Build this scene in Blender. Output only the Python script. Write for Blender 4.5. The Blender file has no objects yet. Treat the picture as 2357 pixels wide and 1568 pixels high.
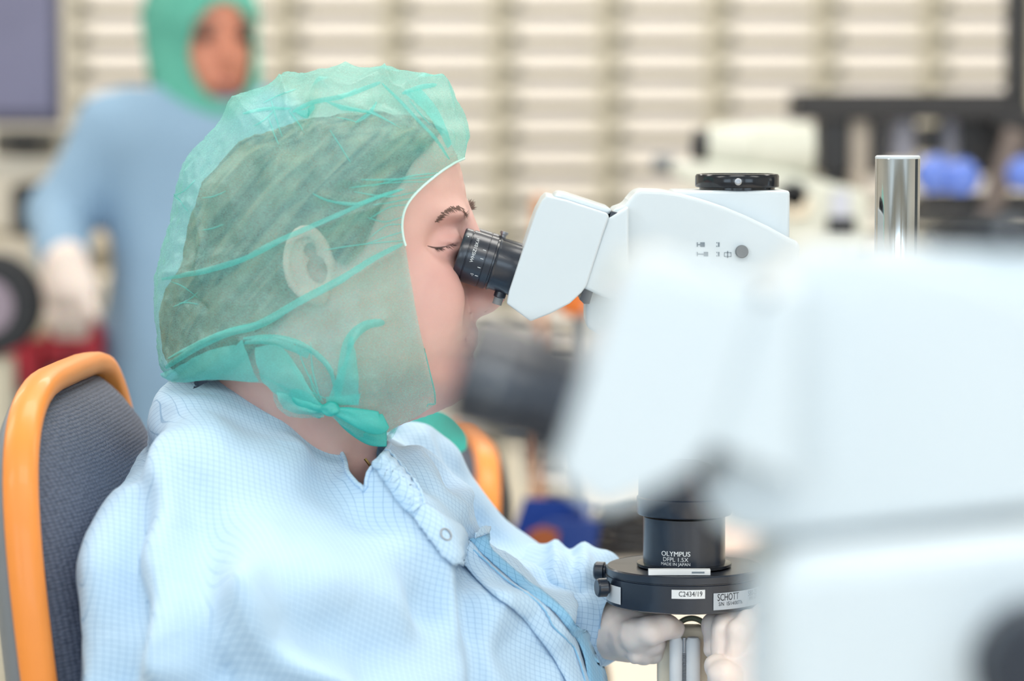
import bpy, bmesh, math, random
import numpy as np
from mathutils import Vector, Matrix
from mathutils.bvhtree import BVHTree

random.seed(7)
RNG = np.random.RandomState(7)
S = bpy.context.scene
COL = S.collection
PI = math.pi

# ------------------------------------------------------------------ camera
F = 100.0 / 36.0 * 2357.0              # focal length in pixels of the 2357-wide frame
CAM = Vector((0.0, -2.05, 1.25))
PITCH = math.atan((784 - 300) / F)
cd = bpy.data.cameras.new('camera')
cam = bpy.data.objects.new('camera', cd)
COL.objects.link(cam)
cam.location = CAM
cam.rotation_euler = (PI / 2 - PITCH, 0, 0)
cd.lens = 100.0
cd.sensor_width = 36.0
cd.clip_start = 0.05
cd.dof.use_dof = True
cd.dof.focus_distance = 2.03
cd.dof.aperture_fstop = 3.3
S.camera = cam

# ------------------------------------------------------------------ view, world, lamps
S.view_settings.view_transform = 'Standard'
S.view_settings.look = 'None'
S.view_settings.gamma = 1.0
S.view_settings.use_curve_mapping = False
S.view_settings.exposure = -0.78

W = bpy.data.worlds.new('world')
S.world = W
W.use_nodes = True
W.node_tree.nodes['Background'].inputs[0].default_value = (0.80, 0.88, 1.0, 1)
W.node_tree.nodes['Background'].inputs[1].default_value = 0.5
S.cycles.max_bounces = 8
S.cycles.transparent_max_bounces = 24


def area(name, loc, rot, sx, sy, power, color):
    l = bpy.data.lights.new(name, 'AREA')
    l.shape = 'RECTANGLE'
    l.size = sx
    l.size_y = sy
    l.energy = power
    l.color = color
    o = bpy.data.objects.new(name, l)
    COL.objects.link(o)
    o.location = loc
    o.rotation_euler = rot
    return o


CEIL = 2.9
LAMPS = [(x, y) for y in (-1.9, 0.5, 2.9) for x in (-2.4, 0.0, 2.4)]
for (x, y) in LAMPS:
    area('ceiling_lamp_light', (x, y, CEIL - 0.075), (0, 0, 0), 1.5, 0.7, {-1.9: 36, 0.5: 38, 2.9: 45}[y], (1.0, 0.965, 0.91))
for x in (-2.6, 0.0, 2.6):                # daylight through the windows behind the camera
    area('window_light', (x, -4.35, 1.75), (PI / 2, 0, 0), 2.0, 1.5, 56, (0.70, 0.86, 1.0))

# ------------------------------------------------------------------ helpers


def at(px, py, Y=0.0):
    u = (px - 1178.5) / F
    v = -(py - 784.0) / F
    c, s = math.cos(PITCH), math.sin(PITCH)
    d = Vector((u, c + v * s, -s + v * c))
    t = (Y - CAM.y) / d.y
    return CAM + d * t


def ray(px, py):
    return (at(px, py, 0.0) - CAM).normalized()


def atxz(pts, Y=0.0):
    return np.array([(lambda p: (p.x, p.z))(at(a, b, Y)) for a, b in pts])


def atxy(pts):
    return np.array([(lambda p: (p.x, p.z))(at(a, b, c)) for a, b, c in pts])


PXM = 1.0 / (at(1179, 784).x - at(1178, 784).x)        # pixels per metre at Y = 0


def lin(c):
    c = c / 255.0
    return c / 12.92 if c <= 0.04045 else ((c + 0.055) / 1.055) ** 2.4


def rgb(r, g, b):
    return (lin(r), lin(g), lin(b), 1.0)


class NT:
    def __init__(self, m):
        self.t = m.node_tree
        self.n = self.t.nodes
        self.l = self.t.links

    def add(self, kind, **kw):
        nd = self.n.new(kind)
        for k, v in kw.items():
            if k.startswith('i_'):
                k2 = k[2:]
                key = int(k2) if k2.isdigit() else k2.replace('_', ' ')
                nd.inputs[key].default_value = v
            else:
                setattr(nd, k, v)
        return nd

    def link(self, a, b):
        self.l.new(a, b)


MATS = {}


def mat(name, color, rough=0.5, metal=0.0, spec=0.5, vary=0.06, scale=30.0, bump=0.0, bscale=200.0, coat=0.0, sss=0.0, emit=None):
    if name in MATS:
        return MATS[name]
    m = bpy.data.materials.new(name)
    m.use_nodes = True
    t = NT(m)
    p = t.n['Principled BSDF']
    p.inputs['Base Color'].default_value = color
    p.inputs['Roughness'].default_value = rough
    p.inputs['Metallic'].default_value = metal
    p.inputs['Specular IOR Level'].default_value = spec
    p.inputs['Coat Weight'].default_value = coat
    if sss:
        p.inputs['Subsurface Weight'].default_value = sss
        p.inputs['Subsurface Radius'].default_value = (0.012, 0.005, 0.003)
        p.inputs['Subsurface Scale'].default_value = 0.6
    if vary:
        co = t.add('ShaderNodeTexCoord')
        nz = t.add('ShaderNodeTexNoise', i_Scale=scale, i_Detail=4.0)
        t.link(co.outputs['Object'], nz.inputs['Vector'])
        rp = t.add('ShaderNodeValToRGB')
        rp.color_ramp.elements[0].position = 0.3
        rp.color_ramp.elements[1].position = 0.7
        rp.color_ramp.elements[0].color = [c * (1 - vary) for c in color[:3]] + [1]
        rp.color_ramp.elements[1].color = [min(1, c * (1 + vary)) for c in color[:3]] + [1]
        t.link(nz.outputs['Fac'], rp.inputs['Fac'])
        t.link(rp.outputs['Color'], p.inputs['Base Color'])
    if bump:
        co = t.add('ShaderNodeTexCoord')
        nz = t.add('ShaderNodeTexNoise', i_Scale=bscale, i_Detail=3.0)
        t.link(co.outputs['Object'], nz.inputs['Vector'])
        b = t.add('ShaderNodeBump', i_Strength=bump, i_Distance=0.001)
        t.link(nz.outputs['Fac'], b.inputs['Height'])
        t.link(b.outputs['Normal'], p.inputs['Normal'])
    if emit:
        p.inputs['Emission Color'].default_value = emit[0]
        p.inputs['Emission Strength'].default_value = emit[1]
    MATS[name] = m
    return m


def tag(o, label=None, cat=None, group=None, kind=None):
    if label:
        o['label'] = label
    if cat:
        o['category'] = cat
    if group:
        o['group'] = group
    if kind:
        o['kind'] = kind
    return o


def thing(name, label, cat, loc=(0, 0, 0), rz=0.0, group=None):
    o = bpy.data.objects.new(name, None)
    o.empty_display_size = 0.05
    COL.objects.link(o)
    o.location = loc
    o.rotation_euler = (0, 0, rz)
    return tag(o, label, cat, group)


def copy_tree(o, parent=None):
    c = o.copy()
    COL.objects.link(c)
    if parent is not None:
        c.parent = parent
    for ch in list(o.children):
        copy_tree(ch, c)
    return c


def origin(p):
    v = Vector((0, 0, 0))
    while p is not None:
        v = v + p.location
        p = p.parent
    return v


def mk(name, geo, m, parent=None, smooth=True, sharp=38, bevel=0.0, seg=3, local=False, uv=None, label=None, subsurf=0):
    """Link geometry (world coordinates unless local) as ONE mesh object under parent."""
    V, Fc = geo
    V = np.asarray(V, dtype=float).reshape(-1, 3)
    if uv is None and m.name.startswith('gridded'):
        uv = np.full((len(V), 2), 0.002)
    if parent is not None and not local:
        V = V - np.array(origin(parent))
    me = bpy.data.meshes.new(name)
    if isinstance(Fc, np.ndarray) and Fc.ndim == 2:
        n, k = Fc.shape
        me.vertices.add(len(V))
        me.vertices.foreach_set('co', V.ravel())
        me.loops.add(n * k)
        me.loops.foreach_set('vertex_index', Fc.ravel().astype(np.int32))
        me.polygons.add(n)
        me.polygons.foreach_set('loop_start', np.arange(0, n * k, k, dtype=np.int32))
        me.update(calc_edges=True)
    else:
        me.from_pydata([tuple(v) for v in V], [], [tuple(int(i) for i in f) for f in Fc])
    me.validate()
    if uv is not None:
        lay = me.uv_layers.new(name='UVMap')
        li = np.zeros(len(me.loops), dtype=np.int32)
        me.loops.foreach_get('vertex_index', li)
        lay.data.foreach_set('uv', np.asarray(uv)[li].ravel())
    if smooth:
        me.polygons.foreach_set('use_smooth', [True] * len(me.polygons))
        if sharp:
            me.set_sharp_from_angle(angle=math.radians(sharp))
    me.materials.append(m)
    o = bpy.data.objects.new(name, me)
    COL.objects.link(o)
    if parent is not None:
        o.parent = parent
    if bevel:
        b = o.modifiers.new('bevel', 'BEVEL')
        b.width = bevel
        b.segments = seg
        b.limit_method = 'ANGLE'
        b.angle_limit = math.radians(32)
        b.use_clamp_overlap = True
    if subsurf:
        b = o.modifiers.new('sub', 'SUBSURF')
        b.levels = b.render_levels = subsurf
    if label:
        o['label'] = label
    return o


def struct(name, geo, m, parent=None, **kw):
    o = mk(name, geo, m, parent, **kw)
    if parent is None:
        o['kind'] = 'structure'
    return o


def join(*gs):
    V, Fc, n = [], [], 0
    for v, f in gs:
        v = np.asarray(v, dtype=float).reshape(-1, 3)
        V.append(v)
        Fc += [tuple(int(i) + n for i in q) for q in f]
        n += len(v)
    return np.vstack(V), Fc


def box(c, s, rot=None):
    c = Vector(c)
    V = []
    for x in (-.5, .5):
        for y in (-.5, .5):
            for z in (-.5, .5):
                p = Vector((x * s[0], y * s[1], z * s[2]))
                if rot is not None:
                    p = rot @ p
                V.append(c + p)
    return np.array(V), [(0, 1, 3, 2), (4, 6, 7, 5), (0, 4, 5, 1), (2, 3, 7, 6), (0, 2, 6, 4), (1, 5, 7, 3)]


def frame(axis):
    a = Vector(axis).normalized()
    h = Vector((0, 0, 1)) if abs(a.z) < 0.9 else Vector((1, 0, 0))
    x = h.cross(a).normalized()
    return x, a.cross(x), a


def lathe(profile, o, axis=(0, 0, 1), n=48):
    """profile: (radius, height along axis) pairs; closed with caps when radius is 0."""
    x, y, a = frame(axis)
    o = Vector(o)
    V, Fc = [], []
    for r, h in profile:
        for k in range(n):
            t = 2 * PI * k / n
            V.append(o + a * h + (x * math.cos(t) + y * math.sin(t)) * max(r, 1e-5))
    for i in range(len(profile) - 1):
        for k in range(n):
            k2 = (k + 1) % n
            Fc.append((i * n + k, i * n + k2, (i + 1) * n + k2, (i + 1) * n + k))
    if profile[0][0] > 1e-4:
        Fc.append(tuple(reversed(range(n))))
    if profile[-1][0] > 1e-4:
        Fc.append(tuple((len(profile) - 1) * n + k for k in range(n)))
    return np.array(V), Fc


def cyl(p0, p1, r0, r1=None, n=32):
    p0, p1 = Vector(p0), Vector(p1)
    r1 = r0 if r1 is None else r1
    return lathe([(r0, 0), (r1, (p1 - p0).length)], p0, p1 - p0, n)


def spline(pts, n):
    P = np.array([tuple(p) for p in pts], float)
    m = len(P)
    out = []
    for s in np.linspace(0, m - 1, n):
        i = min(int(s), m - 2)
        t = s - i
        p0 = P[max(i - 1, 0)]
        p1 = P[i]
        p2 = P[i + 1]
        p3 = P[min(i + 2, m - 1)]
        out.append(0.5 * (2 * p1 + (p2 - p0) * t + (2 * p0 - 5 * p1 + 4 * p2 - p3) * t * t + (3 * p1 - p0 - 3 * p2 + p3) * t ** 3))
    return np.array(out)


def tube(pts, r, n=10, closed=False):
    P = [Vector(p) for p in pts]
    m = len(P)
    V, Fc = [], []
    ref = None
    for i in range(m):
        if closed:
            d = P[(i + 1) % m] - P[i - 1]
        else:
            d = P[min(i + 1, m - 1)] - P[max(i - 1, 0)]
        d.normalize()
        if ref is None:
            ref, _, _ = frame(d)
        ref = (ref - d * ref.dot(d)).normalized()
        b = d.cross(ref)
        rr = r[i] if hasattr(r, '__len__') else r
        for k in range(n):
            t = 2 * PI * k / n
            V.append(P[i] + (ref * math.cos(t) + b * math.sin(t)) * rr)
    for i in range(m if closed else m - 1):
        j = (i + 1) % m
        for k in range(n):
            k2 = (k + 1) % n
            Fc.append((i * n + k, i * n + k2, j * n + k2, j * n + k))
    if not closed:
        Fc.append(tuple(reversed(range(n))))
        Fc.append(tuple((m - 1) * n + k for k in range(n)))
    return np.array(V), Fc


def prism(xz, y0, y1):
    """Side outline in the XZ plane, extruded along Y."""
    xz = np.asarray(xz, float)
    a = 0.5 * np.sum(xz[:, 0] * np.roll(xz[:, 1], -1) - np.roll(xz[:, 0], -1) * xz[:, 1])
    if a < 0:
        xz = xz[::-1]
    n = len(xz)
    V = [(p[0], y0, p[1]) for p in xz] + [(p[0], y1, p[1]) for p in xz]
    Fc = [tuple(range(n)), tuple(reversed(range(n, 2 * n)))]
    for k in range(n):
        k2 = (k + 1) % n
        Fc.append((k, k + n, k2 + n, k2))
    return np.array(V), Fc


def rrect(w, h, r, n=6):
    out = []
    for cx, cy, a0 in ((w / 2 - r, h / 2 - r, 0), (-w / 2 + r, h / 2 - r, PI / 2), (-w / 2 + r, -h / 2 + r, PI), (w / 2 - r, -h / 2 + r, 1.5 * PI)):
        for k in range(n + 1):
            a = a0 + PI / 2 * k / n
            out.append((cx + r * math.cos(a), cy + r * math.sin(a)))
    return np.array(out)


def text_geo(body, size):
    cu = bpy.data.curves.new('lettering', 'FONT')
    cu.body = body
    cu.size = size
    cu.align_x = 'CENTER'
    cu.align_y = 'CENTER'
    cu.resolution_u = 3
    o = bpy.data.objects.new('lettering', cu)
    COL.objects.link(o)
    dg = bpy.context.evaluated_depsgraph_get()
    me = bpy.data.meshes.new_from_object(o.evaluated_get(dg))
    V = np.array([tuple(v.co) for v in me.vertices])
    Fc = [tuple(p.vertices) for p in me.polygons]
    bpy.data.objects.remove(o)
    bpy.data.meshes.remove(me)
    return V, Fc


def wrap_cyl(geo, c, r, th0, z0):
    """Lay a flat (x, y) drawing on an upright cylinder: th from -Y towards +X."""
    V, Fc = geo
    th = th0 + V[:, 0] / r
    return np.stack([c[0] + r * np.sin(th), c[1] - r * np.cos(th), z0 + V[:, 1]], 1), Fc


def grid2(A, B, n, m, fn):
    """Strip between polylines A and B (pixel space), n along, m across, fn(p, s, t) -> point."""
    A2, B2 = spline(A, n), spline(B, n)
    V, Fc = [], []
    for i in range(n):
        for j in range(m):
            t = j / (m - 1)
            V.append(fn(A2[i] * (1 - t) + B2[i] * t, i / (n - 1), t))
    for i in range(n - 1):
        for j in range(m - 1):
            Fc.append((i * m + j, i * m + j + 1, (i + 1) * m + j + 1, (i + 1) * m + j))
    return np.array([tuple(v) for v in V]), Fc


# ------------------------------------------------------------------ implicit surfaces
LAT = RNG.rand(32, 32, 32)


def vnoise(P, scale, seed=0):
    q = np.asarray(P) * scale + seed * 7.31
    i = np.floor(q).astype(int)
    f = q - i
    f = f * f * (3 - 2 * f)
    r = 0
    for a in (0, 1):
        for b in (0, 1):
            for c in (0, 1):
                w = (f[..., 0] if a else 1 - f[..., 0]) * (f[..., 1] if b else 1 - f[..., 1]) * (f[..., 2] if c else 1 - f[..., 2])
                r = r + w * LAT[(i[..., 0] + a) % 32, (i[..., 1] + b) % 32, (i[..., 2] + c) % 32]
    return r * 2 - 1


def surface_nets(f, o, h):
    s = f < 0
    nx, ny, nz = f.shape
    cnt = np.zeros((nx - 1, ny - 1, nz - 1), np.int8)
    for i in (0, 1):
        for j in (0, 1):
            for k in (0, 1):
                cnt += s[i:nx - 1 + i, j:ny - 1 + j, k:nz - 1 + k]
    act = (cnt > 0) & (cnt < 8)
    ii = np.argwhere(act)
    idx = -np.ones(act.shape, np.int64)
    idx[act] = np.arange(len(ii))
    pos = np.zeros((len(ii), 3))
    w = np.zeros(len(ii))
    cs = [(a, b, c) for a in (0, 1) for b in (0, 1) for c in (0, 1)]
    for a in cs:
        for b in cs:
            if sum(np.abs(np.subtract(a, b))) != 1 or a > b:
                continue
            fa = f[ii[:, 0] + a[0], ii[:, 1] + a[1], ii[:, 2] + a[2]]
            fb = f[ii[:, 0] + b[0], ii[:, 1] + b[1], ii[:, 2] + b[2]]
            m = (fa < 0) != (fb < 0)
            t = fa[m] / (fa[m] - fb[m])
            pos[m] += np.array(a) + t[:, None] * (np.array(b) - np.array(a))
            w[m] += 1
    V = (ii + pos / w[:, None]) * h + np.array(o)
    Q = []
    for ax in range(3):
        b, c = (ax + 1) % 3, (ax + 2) % 3
        sa = [slice(1, None)] * 3
        sb = [slice(1, None)] * 3
        sa[ax] = slice(0, -1)
        sb[ax] = slice(1, None)
        for q in (b, c):
            sa[q] = slice(1, -1)
            sb[q] = slice(1, -1)
        A, B = s[tuple(sa)], s[tuple(sb)]
        for flip, m in ((0, A & ~B), (1, ~A & B)):
            e = np.argwhere(m)
            e[:, b] += 1
            e[:, c] += 1
            if not len(e):
                continue
            cells = []
            for db, dc in ((1, 1), (0, 1), (0, 0), (1, 0)):
                q = e.copy()
                q[:, b] -= db
                q[:, c] -= dc
                cells.append(idx[q[:, 0], q[:, 1], q[:, 2]])
            q4 = np.stack(cells, 1)
            Q.append(q4 if not flip else q4[:, ::-1])
    return V, np.vstack(Q)


def tris(Q):
    return Q if Q.shape[1] == 3 else np.vstack([Q[:, [0, 1, 2]], Q[:, [0, 2, 3]]])


def clip(V, T, g):
    """Keep the part of a triangle mesh where g < 0 (g sampled on the vertices)."""
    V = [tuple(v) for v in V]
    ins = g < 0
    k = ins[T].sum(1)
    keep = T[k == 3].tolist()
    cut = {}

    def mid(a, b):
        key = (a, b) if a < b else (b, a)
        if key not in cut:
            t = g[a] / (g[a] - g[b])
            va, vb = V[a], V[b]
            cut[key] = len(V)
            V.append(tuple(va[q] + (vb[q] - va[q]) * t for q in range(3)))
        return cut[key]

    for tri in T[(k == 1) | (k == 2)].tolist():
        c = [ins[v] for v in tri]
        if sum(c) == 1:
            i = c.index(True)
            a, b, d = tri[i], tri[(i + 1) % 3], tri[(i + 2) % 3]
            keep.append([a, mid(a, b), mid(a, d)])
        else:
            i = c.index(False)
            a, b, d = tri[i], tri[(i + 1) % 3], tri[(i + 2) % 3]
            p, q = mid(a, b), mid(a, d)
            keep.append([p, b, d])
            keep.append([p, d, q])
    V = np.array(V)
    T = np.array(keep)
    used = np.unique(T)
    re = -np.ones(len(V), int)
    re[used] = np.arange(len(used))
    return V[used], re[T]


def vnormals(V, T):
    T = tris(T)
    n = np.cross(V[T[:, 1]] - V[T[:, 0]], V[T[:, 2]] - V[T[:, 0]])
    N = np.zeros_like(V)
    for k in range(3):
        np.add.at(N, T[:, k], n)
    return N / np.maximum(np.linalg.norm(N, axis=1), 1e-12)[:, None]


def poly_sdf(P, x, z):
    """Signed distance (negative inside) of the points (x, z) to polygon P."""
    P = np.asarray(P, float)
    d = np.full(x.shape, 1e9)
    ins = np.zeros(x.shape, bool)
    n = len(P)
    for k in range(n):
        a, b = P[k], P[(k + 1) % n]
        ex, ez = b - a
        wx, wz = x - a[0], z - a[1]
        t = np.clip((wx * ex + wz * ez) / (ex * ex + ez * ez + 1e-12), 0, 1)
        d = np.minimum(d, (wx - ex * t) ** 2 + (wz - ez * t) ** 2)
        c = ((a[1] > z) != (b[1] > z))
        with np.errstate(divide='ignore', invalid='ignore'):
            xi = a[0] + (z - a[1]) * ex / (ez if abs(ez) > 1e-12 else 1e-12)
        ins ^= c & (x < xi)
    d = np.sqrt(d)
    return np.where(ins, -d, d)


def line_dist(P, x, z):
    P = np.asarray(P, float)
    d = np.full(x.shape, 1e9)
    for a, b in zip(P[:-1], P[1:]):
        ex, ez = b - a
        t = np.clip(((x - a[0]) * ex + (z - a[1]) * ez) / (ex * ex + ez * ez + 1e-12), 0, 1)
        d = np.minimum(d, (x - a[0] - ex * t) ** 2 + (z - a[1] - ez * t) ** 2)
    return np.sqrt(d)


def smin(a, b, k):
    h = np.clip(0.5 + 0.5 * (b - a) / k, 0, 1)
    return b * (1 - h) + a * h - k * h * (1 - h)


def smax(a, b, k):
    return -smin(-a, -b, k)


def blur2(a, k):
    for _ in range(k):
        p = np.pad(a, 1, mode='edge')
        a = (p[:-2, 1:-1] + p[2:, 1:-1] + p[1:-1, :-2] + p[1:-1, 2:] + 2 * p[1:-1, 1:-1]) / 6
    return a


def sstep(x, a, b):
    t = np.clip((x - a) / (b - a), 0, 1)
    return t * t * (3 - 2 * t)


class Field:
    def __init__(self, lo, hi, h):
        self.o = np.array(lo, float)
        self.h = h
        n = np.ceil((np.array(hi) - self.o) / h).astype(int) + 1
        ax = [self.o[i] + np.arange(n[i]) * h for i in range(3)]
        self.X = ax[0][:, None, None]
        self.Y = ax[1][None, :, None]
        self.Z = ax[2][None, None, :]
        self.x2, self.z2 = np.meshgrid(ax[0], ax[2], indexing='ij')
        self.shape = tuple(n)

    def inflate(self, poly, Wd, R, yc=0.0, soft=6):
        """Body with side outline poly, half thickness Wd reached at depth R inside the outline."""
        d = -poly_sdf(poly, self.x2, self.z2)
        if soft:
            d = np.where(d > 0.35 * R, blur2(d, soft * 4), d)
            d = blur2(d, soft // 2)
        e = np.clip(d / R, 0, 1)
        w = Wd * np.sqrt(np.maximum(1 - (1 - e) ** 2, 0))
        y = np.abs(self.Y - (yc if np.isscalar(yc) else yc[:, None, :]))
        slope = 1.0
        f = (y - w[:, None, :])
        out = -d
        f = np.where((d > 0)[:, None, :], f, np.sqrt(np.maximum(out, 0)[:, None, :] ** 2 + y * y))
        # tame the slope near the rim, where the wall runs along Y
        return np.where((d > 0)[:, None, :], np.maximum(f * 0.7, out[:, None, :] * 1.0), f)

    def ell(self, c, r):
        q = np.sqrt(((self.X - c[0]) / r[0]) ** 2 + ((self.Y - c[1]) / r[1]) ** 2 + ((self.Z - c[2]) / r[2]) ** 2)
        return (q - 1) * min(r)

    def cap(self, a, b, ra, rb=None):
        rb = ra if rb is None else rb
        a, b = np.array(a, float), np.array(b, float)
        e = b - a
        t = np.clip(((self.X - a[0]) * e[0] + (self.Y - a[1]) * e[1] + (self.Z - a[2]) * e[2]) / max(e @ e, 1e-12), 0, 1)
        d = np.sqrt((self.X - a[0] - e[0] * t) ** 2 + (self.Y - a[1] - e[1] * t) ** 2 + (self.Z - a[2] - e[2] * t) ** 2)
        return d - (ra + (rb - ra) * t)

    def mesh(self, f):
        return surface_nets(np.broadcast_to(f, self.shape), self.o, self.h)


def bvh(V, T):
    return BVHTree.FromPolygons([Vector(v) for v in V], [tuple(t) for t in T.tolist()])


def cast(b, px, py, fall=-0.05):
    d = ray(px, py)
    h = b.ray_cast(CAM, d)
    if h[0] is None:
        p = at(px, py, fall)
        q = b.find_nearest(p)
        return q[0], (CAM - q[0]).normalized()
    n = h[1]
    if n.dot(d) > 0:
        n = -n
    return h[0], n


def boundary_loops(T):
    E = {}
    for a, b, c in T.tolist():
        for p, q in ((a, b), (b, c), (c, a)):
            E[(p, q)] = 1
    nxt = {}
    for (p, q) in E:
        if (q, p) not in E:
            nxt[p] = q
    loops = []
    while nxt:
        s0, q = nxt.popitem()
        lp = [s0]
        while q in nxt:
            lp.append(q)
            q = nxt.pop(q)
        loops.append(lp)
    return sorted(loops, key=len, reverse=True)


def smooth_loop(P, k=3):
    P = np.array(P, float)
    for _ in range(k):
        P = 0.25 * np.roll(P, 1, 0) + 0.5 * P + 0.25 * np.roll(P, -1, 0)
    return P


# ------------------------------------------------------------------ materials
M_white = mat('microscope_white_enamel', rgb(208, 218, 224), 0.32, vary=0.012, scale=20, coat=0.25)
M_black = mat('black_anodised_metal', rgb(22, 32, 48), 0.30, spec=0.75, coat=0.1, vary=0.05, scale=60, bump=0.03, bscale=900)
M_black_gloss = mat('black_lacquer', rgb(24, 28, 36), 0.16, vary=0.03)
M_chrome = mat('polished_steel', rgb(205, 208, 210), 0.08, metal=1.0, vary=0.02, scale=8)
M_label = mat('white_label_paper', rgb(226, 228, 230), 0.6, vary=0.01)
M_silver = mat('silver_label_foil', rgb(178, 186, 196), 0.45, metal=0.1, vary=0.03)
M_ink = mat('black_label_ink', rgb(40, 42, 48), 0.7, vary=0)
M_white_ink = mat('white_engraving', rgb(225, 228, 230), 0.6, vary=0)
M_grey_ink = mat('grey_printed_symbol', rgb(120, 132, 142), 0.6, vary=0)
M_orange = mat('orange_plastic', rgb(245, 148, 62), 0.42, vary=0.02, coat=0.1)
M_glove = mat('white_latex_glove', rgb(250, 232, 223), 0.42, vary=0.04, scale=50, bump=0.15, bscale=120, sss=0.25)
M_beige = mat('beige_plastic', rgb(238, 226, 204), 0.45, vary=0.03)
M_cream = mat('cream_painted_metal', rgb(226, 218, 202), 0.55, vary=0.03, scale=4)
M_khaki = mat('khaki_cabinet_frame', rgb(204, 196, 176), 0.6, vary=0.05, scale=6)
M_dark = mat('dark_grey_plastic', rgb(34, 35, 39), 0.5, vary=0.08)
M_grey = mat('mid_grey_plastic', rgb(126, 130, 134), 0.5, vary=0.05)
M_steel = mat('brushed_steel', rgb(170, 172, 176), 0.35, metal=0.8, vary=0.04)
M_blue = mat('deep_blue_plastic', rgb(28, 62, 140), 0.4, vary=0.06)
M_red = mat('red_plastic', rgb(176, 40, 56), 0.5, vary=0.05)
M_wall = mat('wall_paint', rgb(222, 216, 204), 0.8, vary=0.02, scale=2, bump=0.05, bscale=80)
M_floor = mat('grey_vinyl_floor', rgb(168, 166, 160), 0.35, vary=0.06, scale=3)
M_bench = mat('pale_worktop_laminate', rgb(226, 214, 198), 0.5, vary=0.02, scale=12)

# ------------------------------------------------------------------ room shell
XL, XR, YF, YB = -4.2, 4.2, -4.6, 4.6
struct('floor', box(((XL + XR) / 2, (YF + YB) / 2, -0.05), (XR - XL + 0.4, YB - YF + 0.4, 0.1)), M_floor, smooth=False)
struct('ceiling', box(((XL + XR) / 2, (YF + YB) / 2, CEIL + 0.05), (XR - XL + 0.4, YB - YF + 0.4, 0.1)), mat('white_ceiling', rgb(238, 238, 234), 0.9, vary=0.01), smooth=False)
struct('wall_back', box((0, YB + 0.05, CEIL / 2), (XR - XL + 0.4, 0.1, CEIL)), M_wall, smooth=False)
struct('wall_left', box((XL - 0.05, 0, CEIL / 2), (0.1, YB - YF, CEIL)), M_wall, smooth=False)
struct('wall_right', box((XR + 0.05, 0, CEIL / 2), (0.1, YB - YF, CEIL)), M_wall, smooth=False)
wins = [(-2.6, 2.1), (0.0, 2.1), (2.6, 2.1)]
segs = []
z0, z1 = 0.95, 2.55
segs.append(box((0, YF - 0.05, z0 / 2), (XR - XL + 0.4, 0.1, z0)))
segs.append(box((0, YF - 0.05, (z1 + CEIL) / 2), (XR - XL + 0.4, 0.1, CEIL - z1)))
xs = [XL - 0.2] + [v for x, w in wins for v in (x - w / 2, x + w / 2)] + [XR + 0.2]
for k in range(0, len(xs), 2):
    segs.append(box(((xs[k] + xs[k + 1]) / 2, YF - 0.05, (z0 + z1) / 2), (xs[k + 1] - xs[k], 0.1, z1 - z0)))
struct('wall_front', join(*segs), M_wall, smooth=False)
M_pane = bpy.data.materials.new('window_glass')
M_pane.use_nodes = True
_t = NT(M_pane)
_g = _t.n['Principled BSDF']
_g.inputs['Base Color'].default_value = (0.95, 0.98, 1, 1)
_g.inputs['Transmission Weight'].default_value = 1.0
_g.inputs['Roughness'].default_value = 0.0
_g.inputs['IOR'].default_value = 1.02
for k, (x, w) in enumerate(wins):
    wn = bpy.data.objects.new('window_%d' % (k + 1), None)
    COL.objects.link(wn)
    wn.location = (x, YF - 0.05, (z0 + z1) / 2)
    wn['kind'] = 'structure'
    fr = [box((x, YF - 0.05, z), (w, 0.07, 0.06)) for z in (z0 + 0.03, z1 - 0.03)]
    fr += [box((x + sx, YF - 0.05, (z0 + z1) / 2), (0.06, 0.07, z1 - z0 - 0.12)) for sx in (-w / 2 + 0.03, 0, w / 2 - 0.03)]
    mk('window_frame', join(*fr), mat('white_window_frame', rgb(232, 234, 234), 0.5, vary=0.01), wn, smooth=False)
    for sx in (-w / 4, w / 4):
        mk('pane', box((x + sx, YF - 0.05, (z0 + z1) / 2), (w / 2 - 0.09, 0.008, z1 - z0 - 0.12)), M_pane, wn, smooth=False)

dr = bpy.data.objects.new('reflection_door_1', None)  # unseen dark door, added to give the steel pillar something to reflect
COL.objects.link(dr)
dr.location = (XR - 0.03, 1.3, 0)
dr['kind'] = 'structure'
mk('reflection_door_frame', join(*[box((XR - 0.03, 1.3 + q, 1.06), (0.06, 0.06, 2.12)) for q in (-0.98, 0.98)], box((XR - 0.03, 1.3, 2.15), (0.06, 2.02, 0.06))), M_grey, dr, smooth=False)
for q in (-0.475, 0.475):
    lf = mk('reflection_door_leaf', box((XR - 0.025, 1.3 + q, 1.06), (0.04, 0.94, 2.11)), mat('reflection_door_slate', rgb(62, 72, 78), 0.5), dr, bevel=0.003)
    mk('handle', cyl((XR - 0.07, 1.3 + q * 0.16, 0.95), (XR - 0.07, 1.3 + q * 0.16, 1.15), 0.012), M_steel, lf)
M_lampface = mat('lit_diffuser', rgb(250, 248, 240), 0.6, vary=0, emit=((1, 0.97, 0.92, 1), 2.2))
for (x, y) in LAMPS:
    row = {-1.9: 'behind the camera', 0.5: 'above the seated woman', 2.9: 'above the back of the room'}[y]
    t = thing('ceiling_light', 'white recessed ceiling light, %s in the row %s' % ({-2.4: 'leftmost', 0.0: 'middle one', 2.4: 'rightmost'}[x], row), 'ceiling light', (x, y, CEIL), 0, 'ceiling light panels')
    mk('frame', join(*[box((x + sx, y, CEIL - 0.03), (0.04, 0.8, 0.06)) for sx in (-0.79, 0.79)],
                     *[box((x, y + sy, CEIL - 0.03), (1.54, 0.04, 0.06)) for sy in (-0.38, 0.38)]), M_white, t, smooth=False)
    mk('diffuser', box((x, y, CEIL - 0.03), (1.54, 0.72, 0.03)), M_lampface, t, smooth=False)

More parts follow.
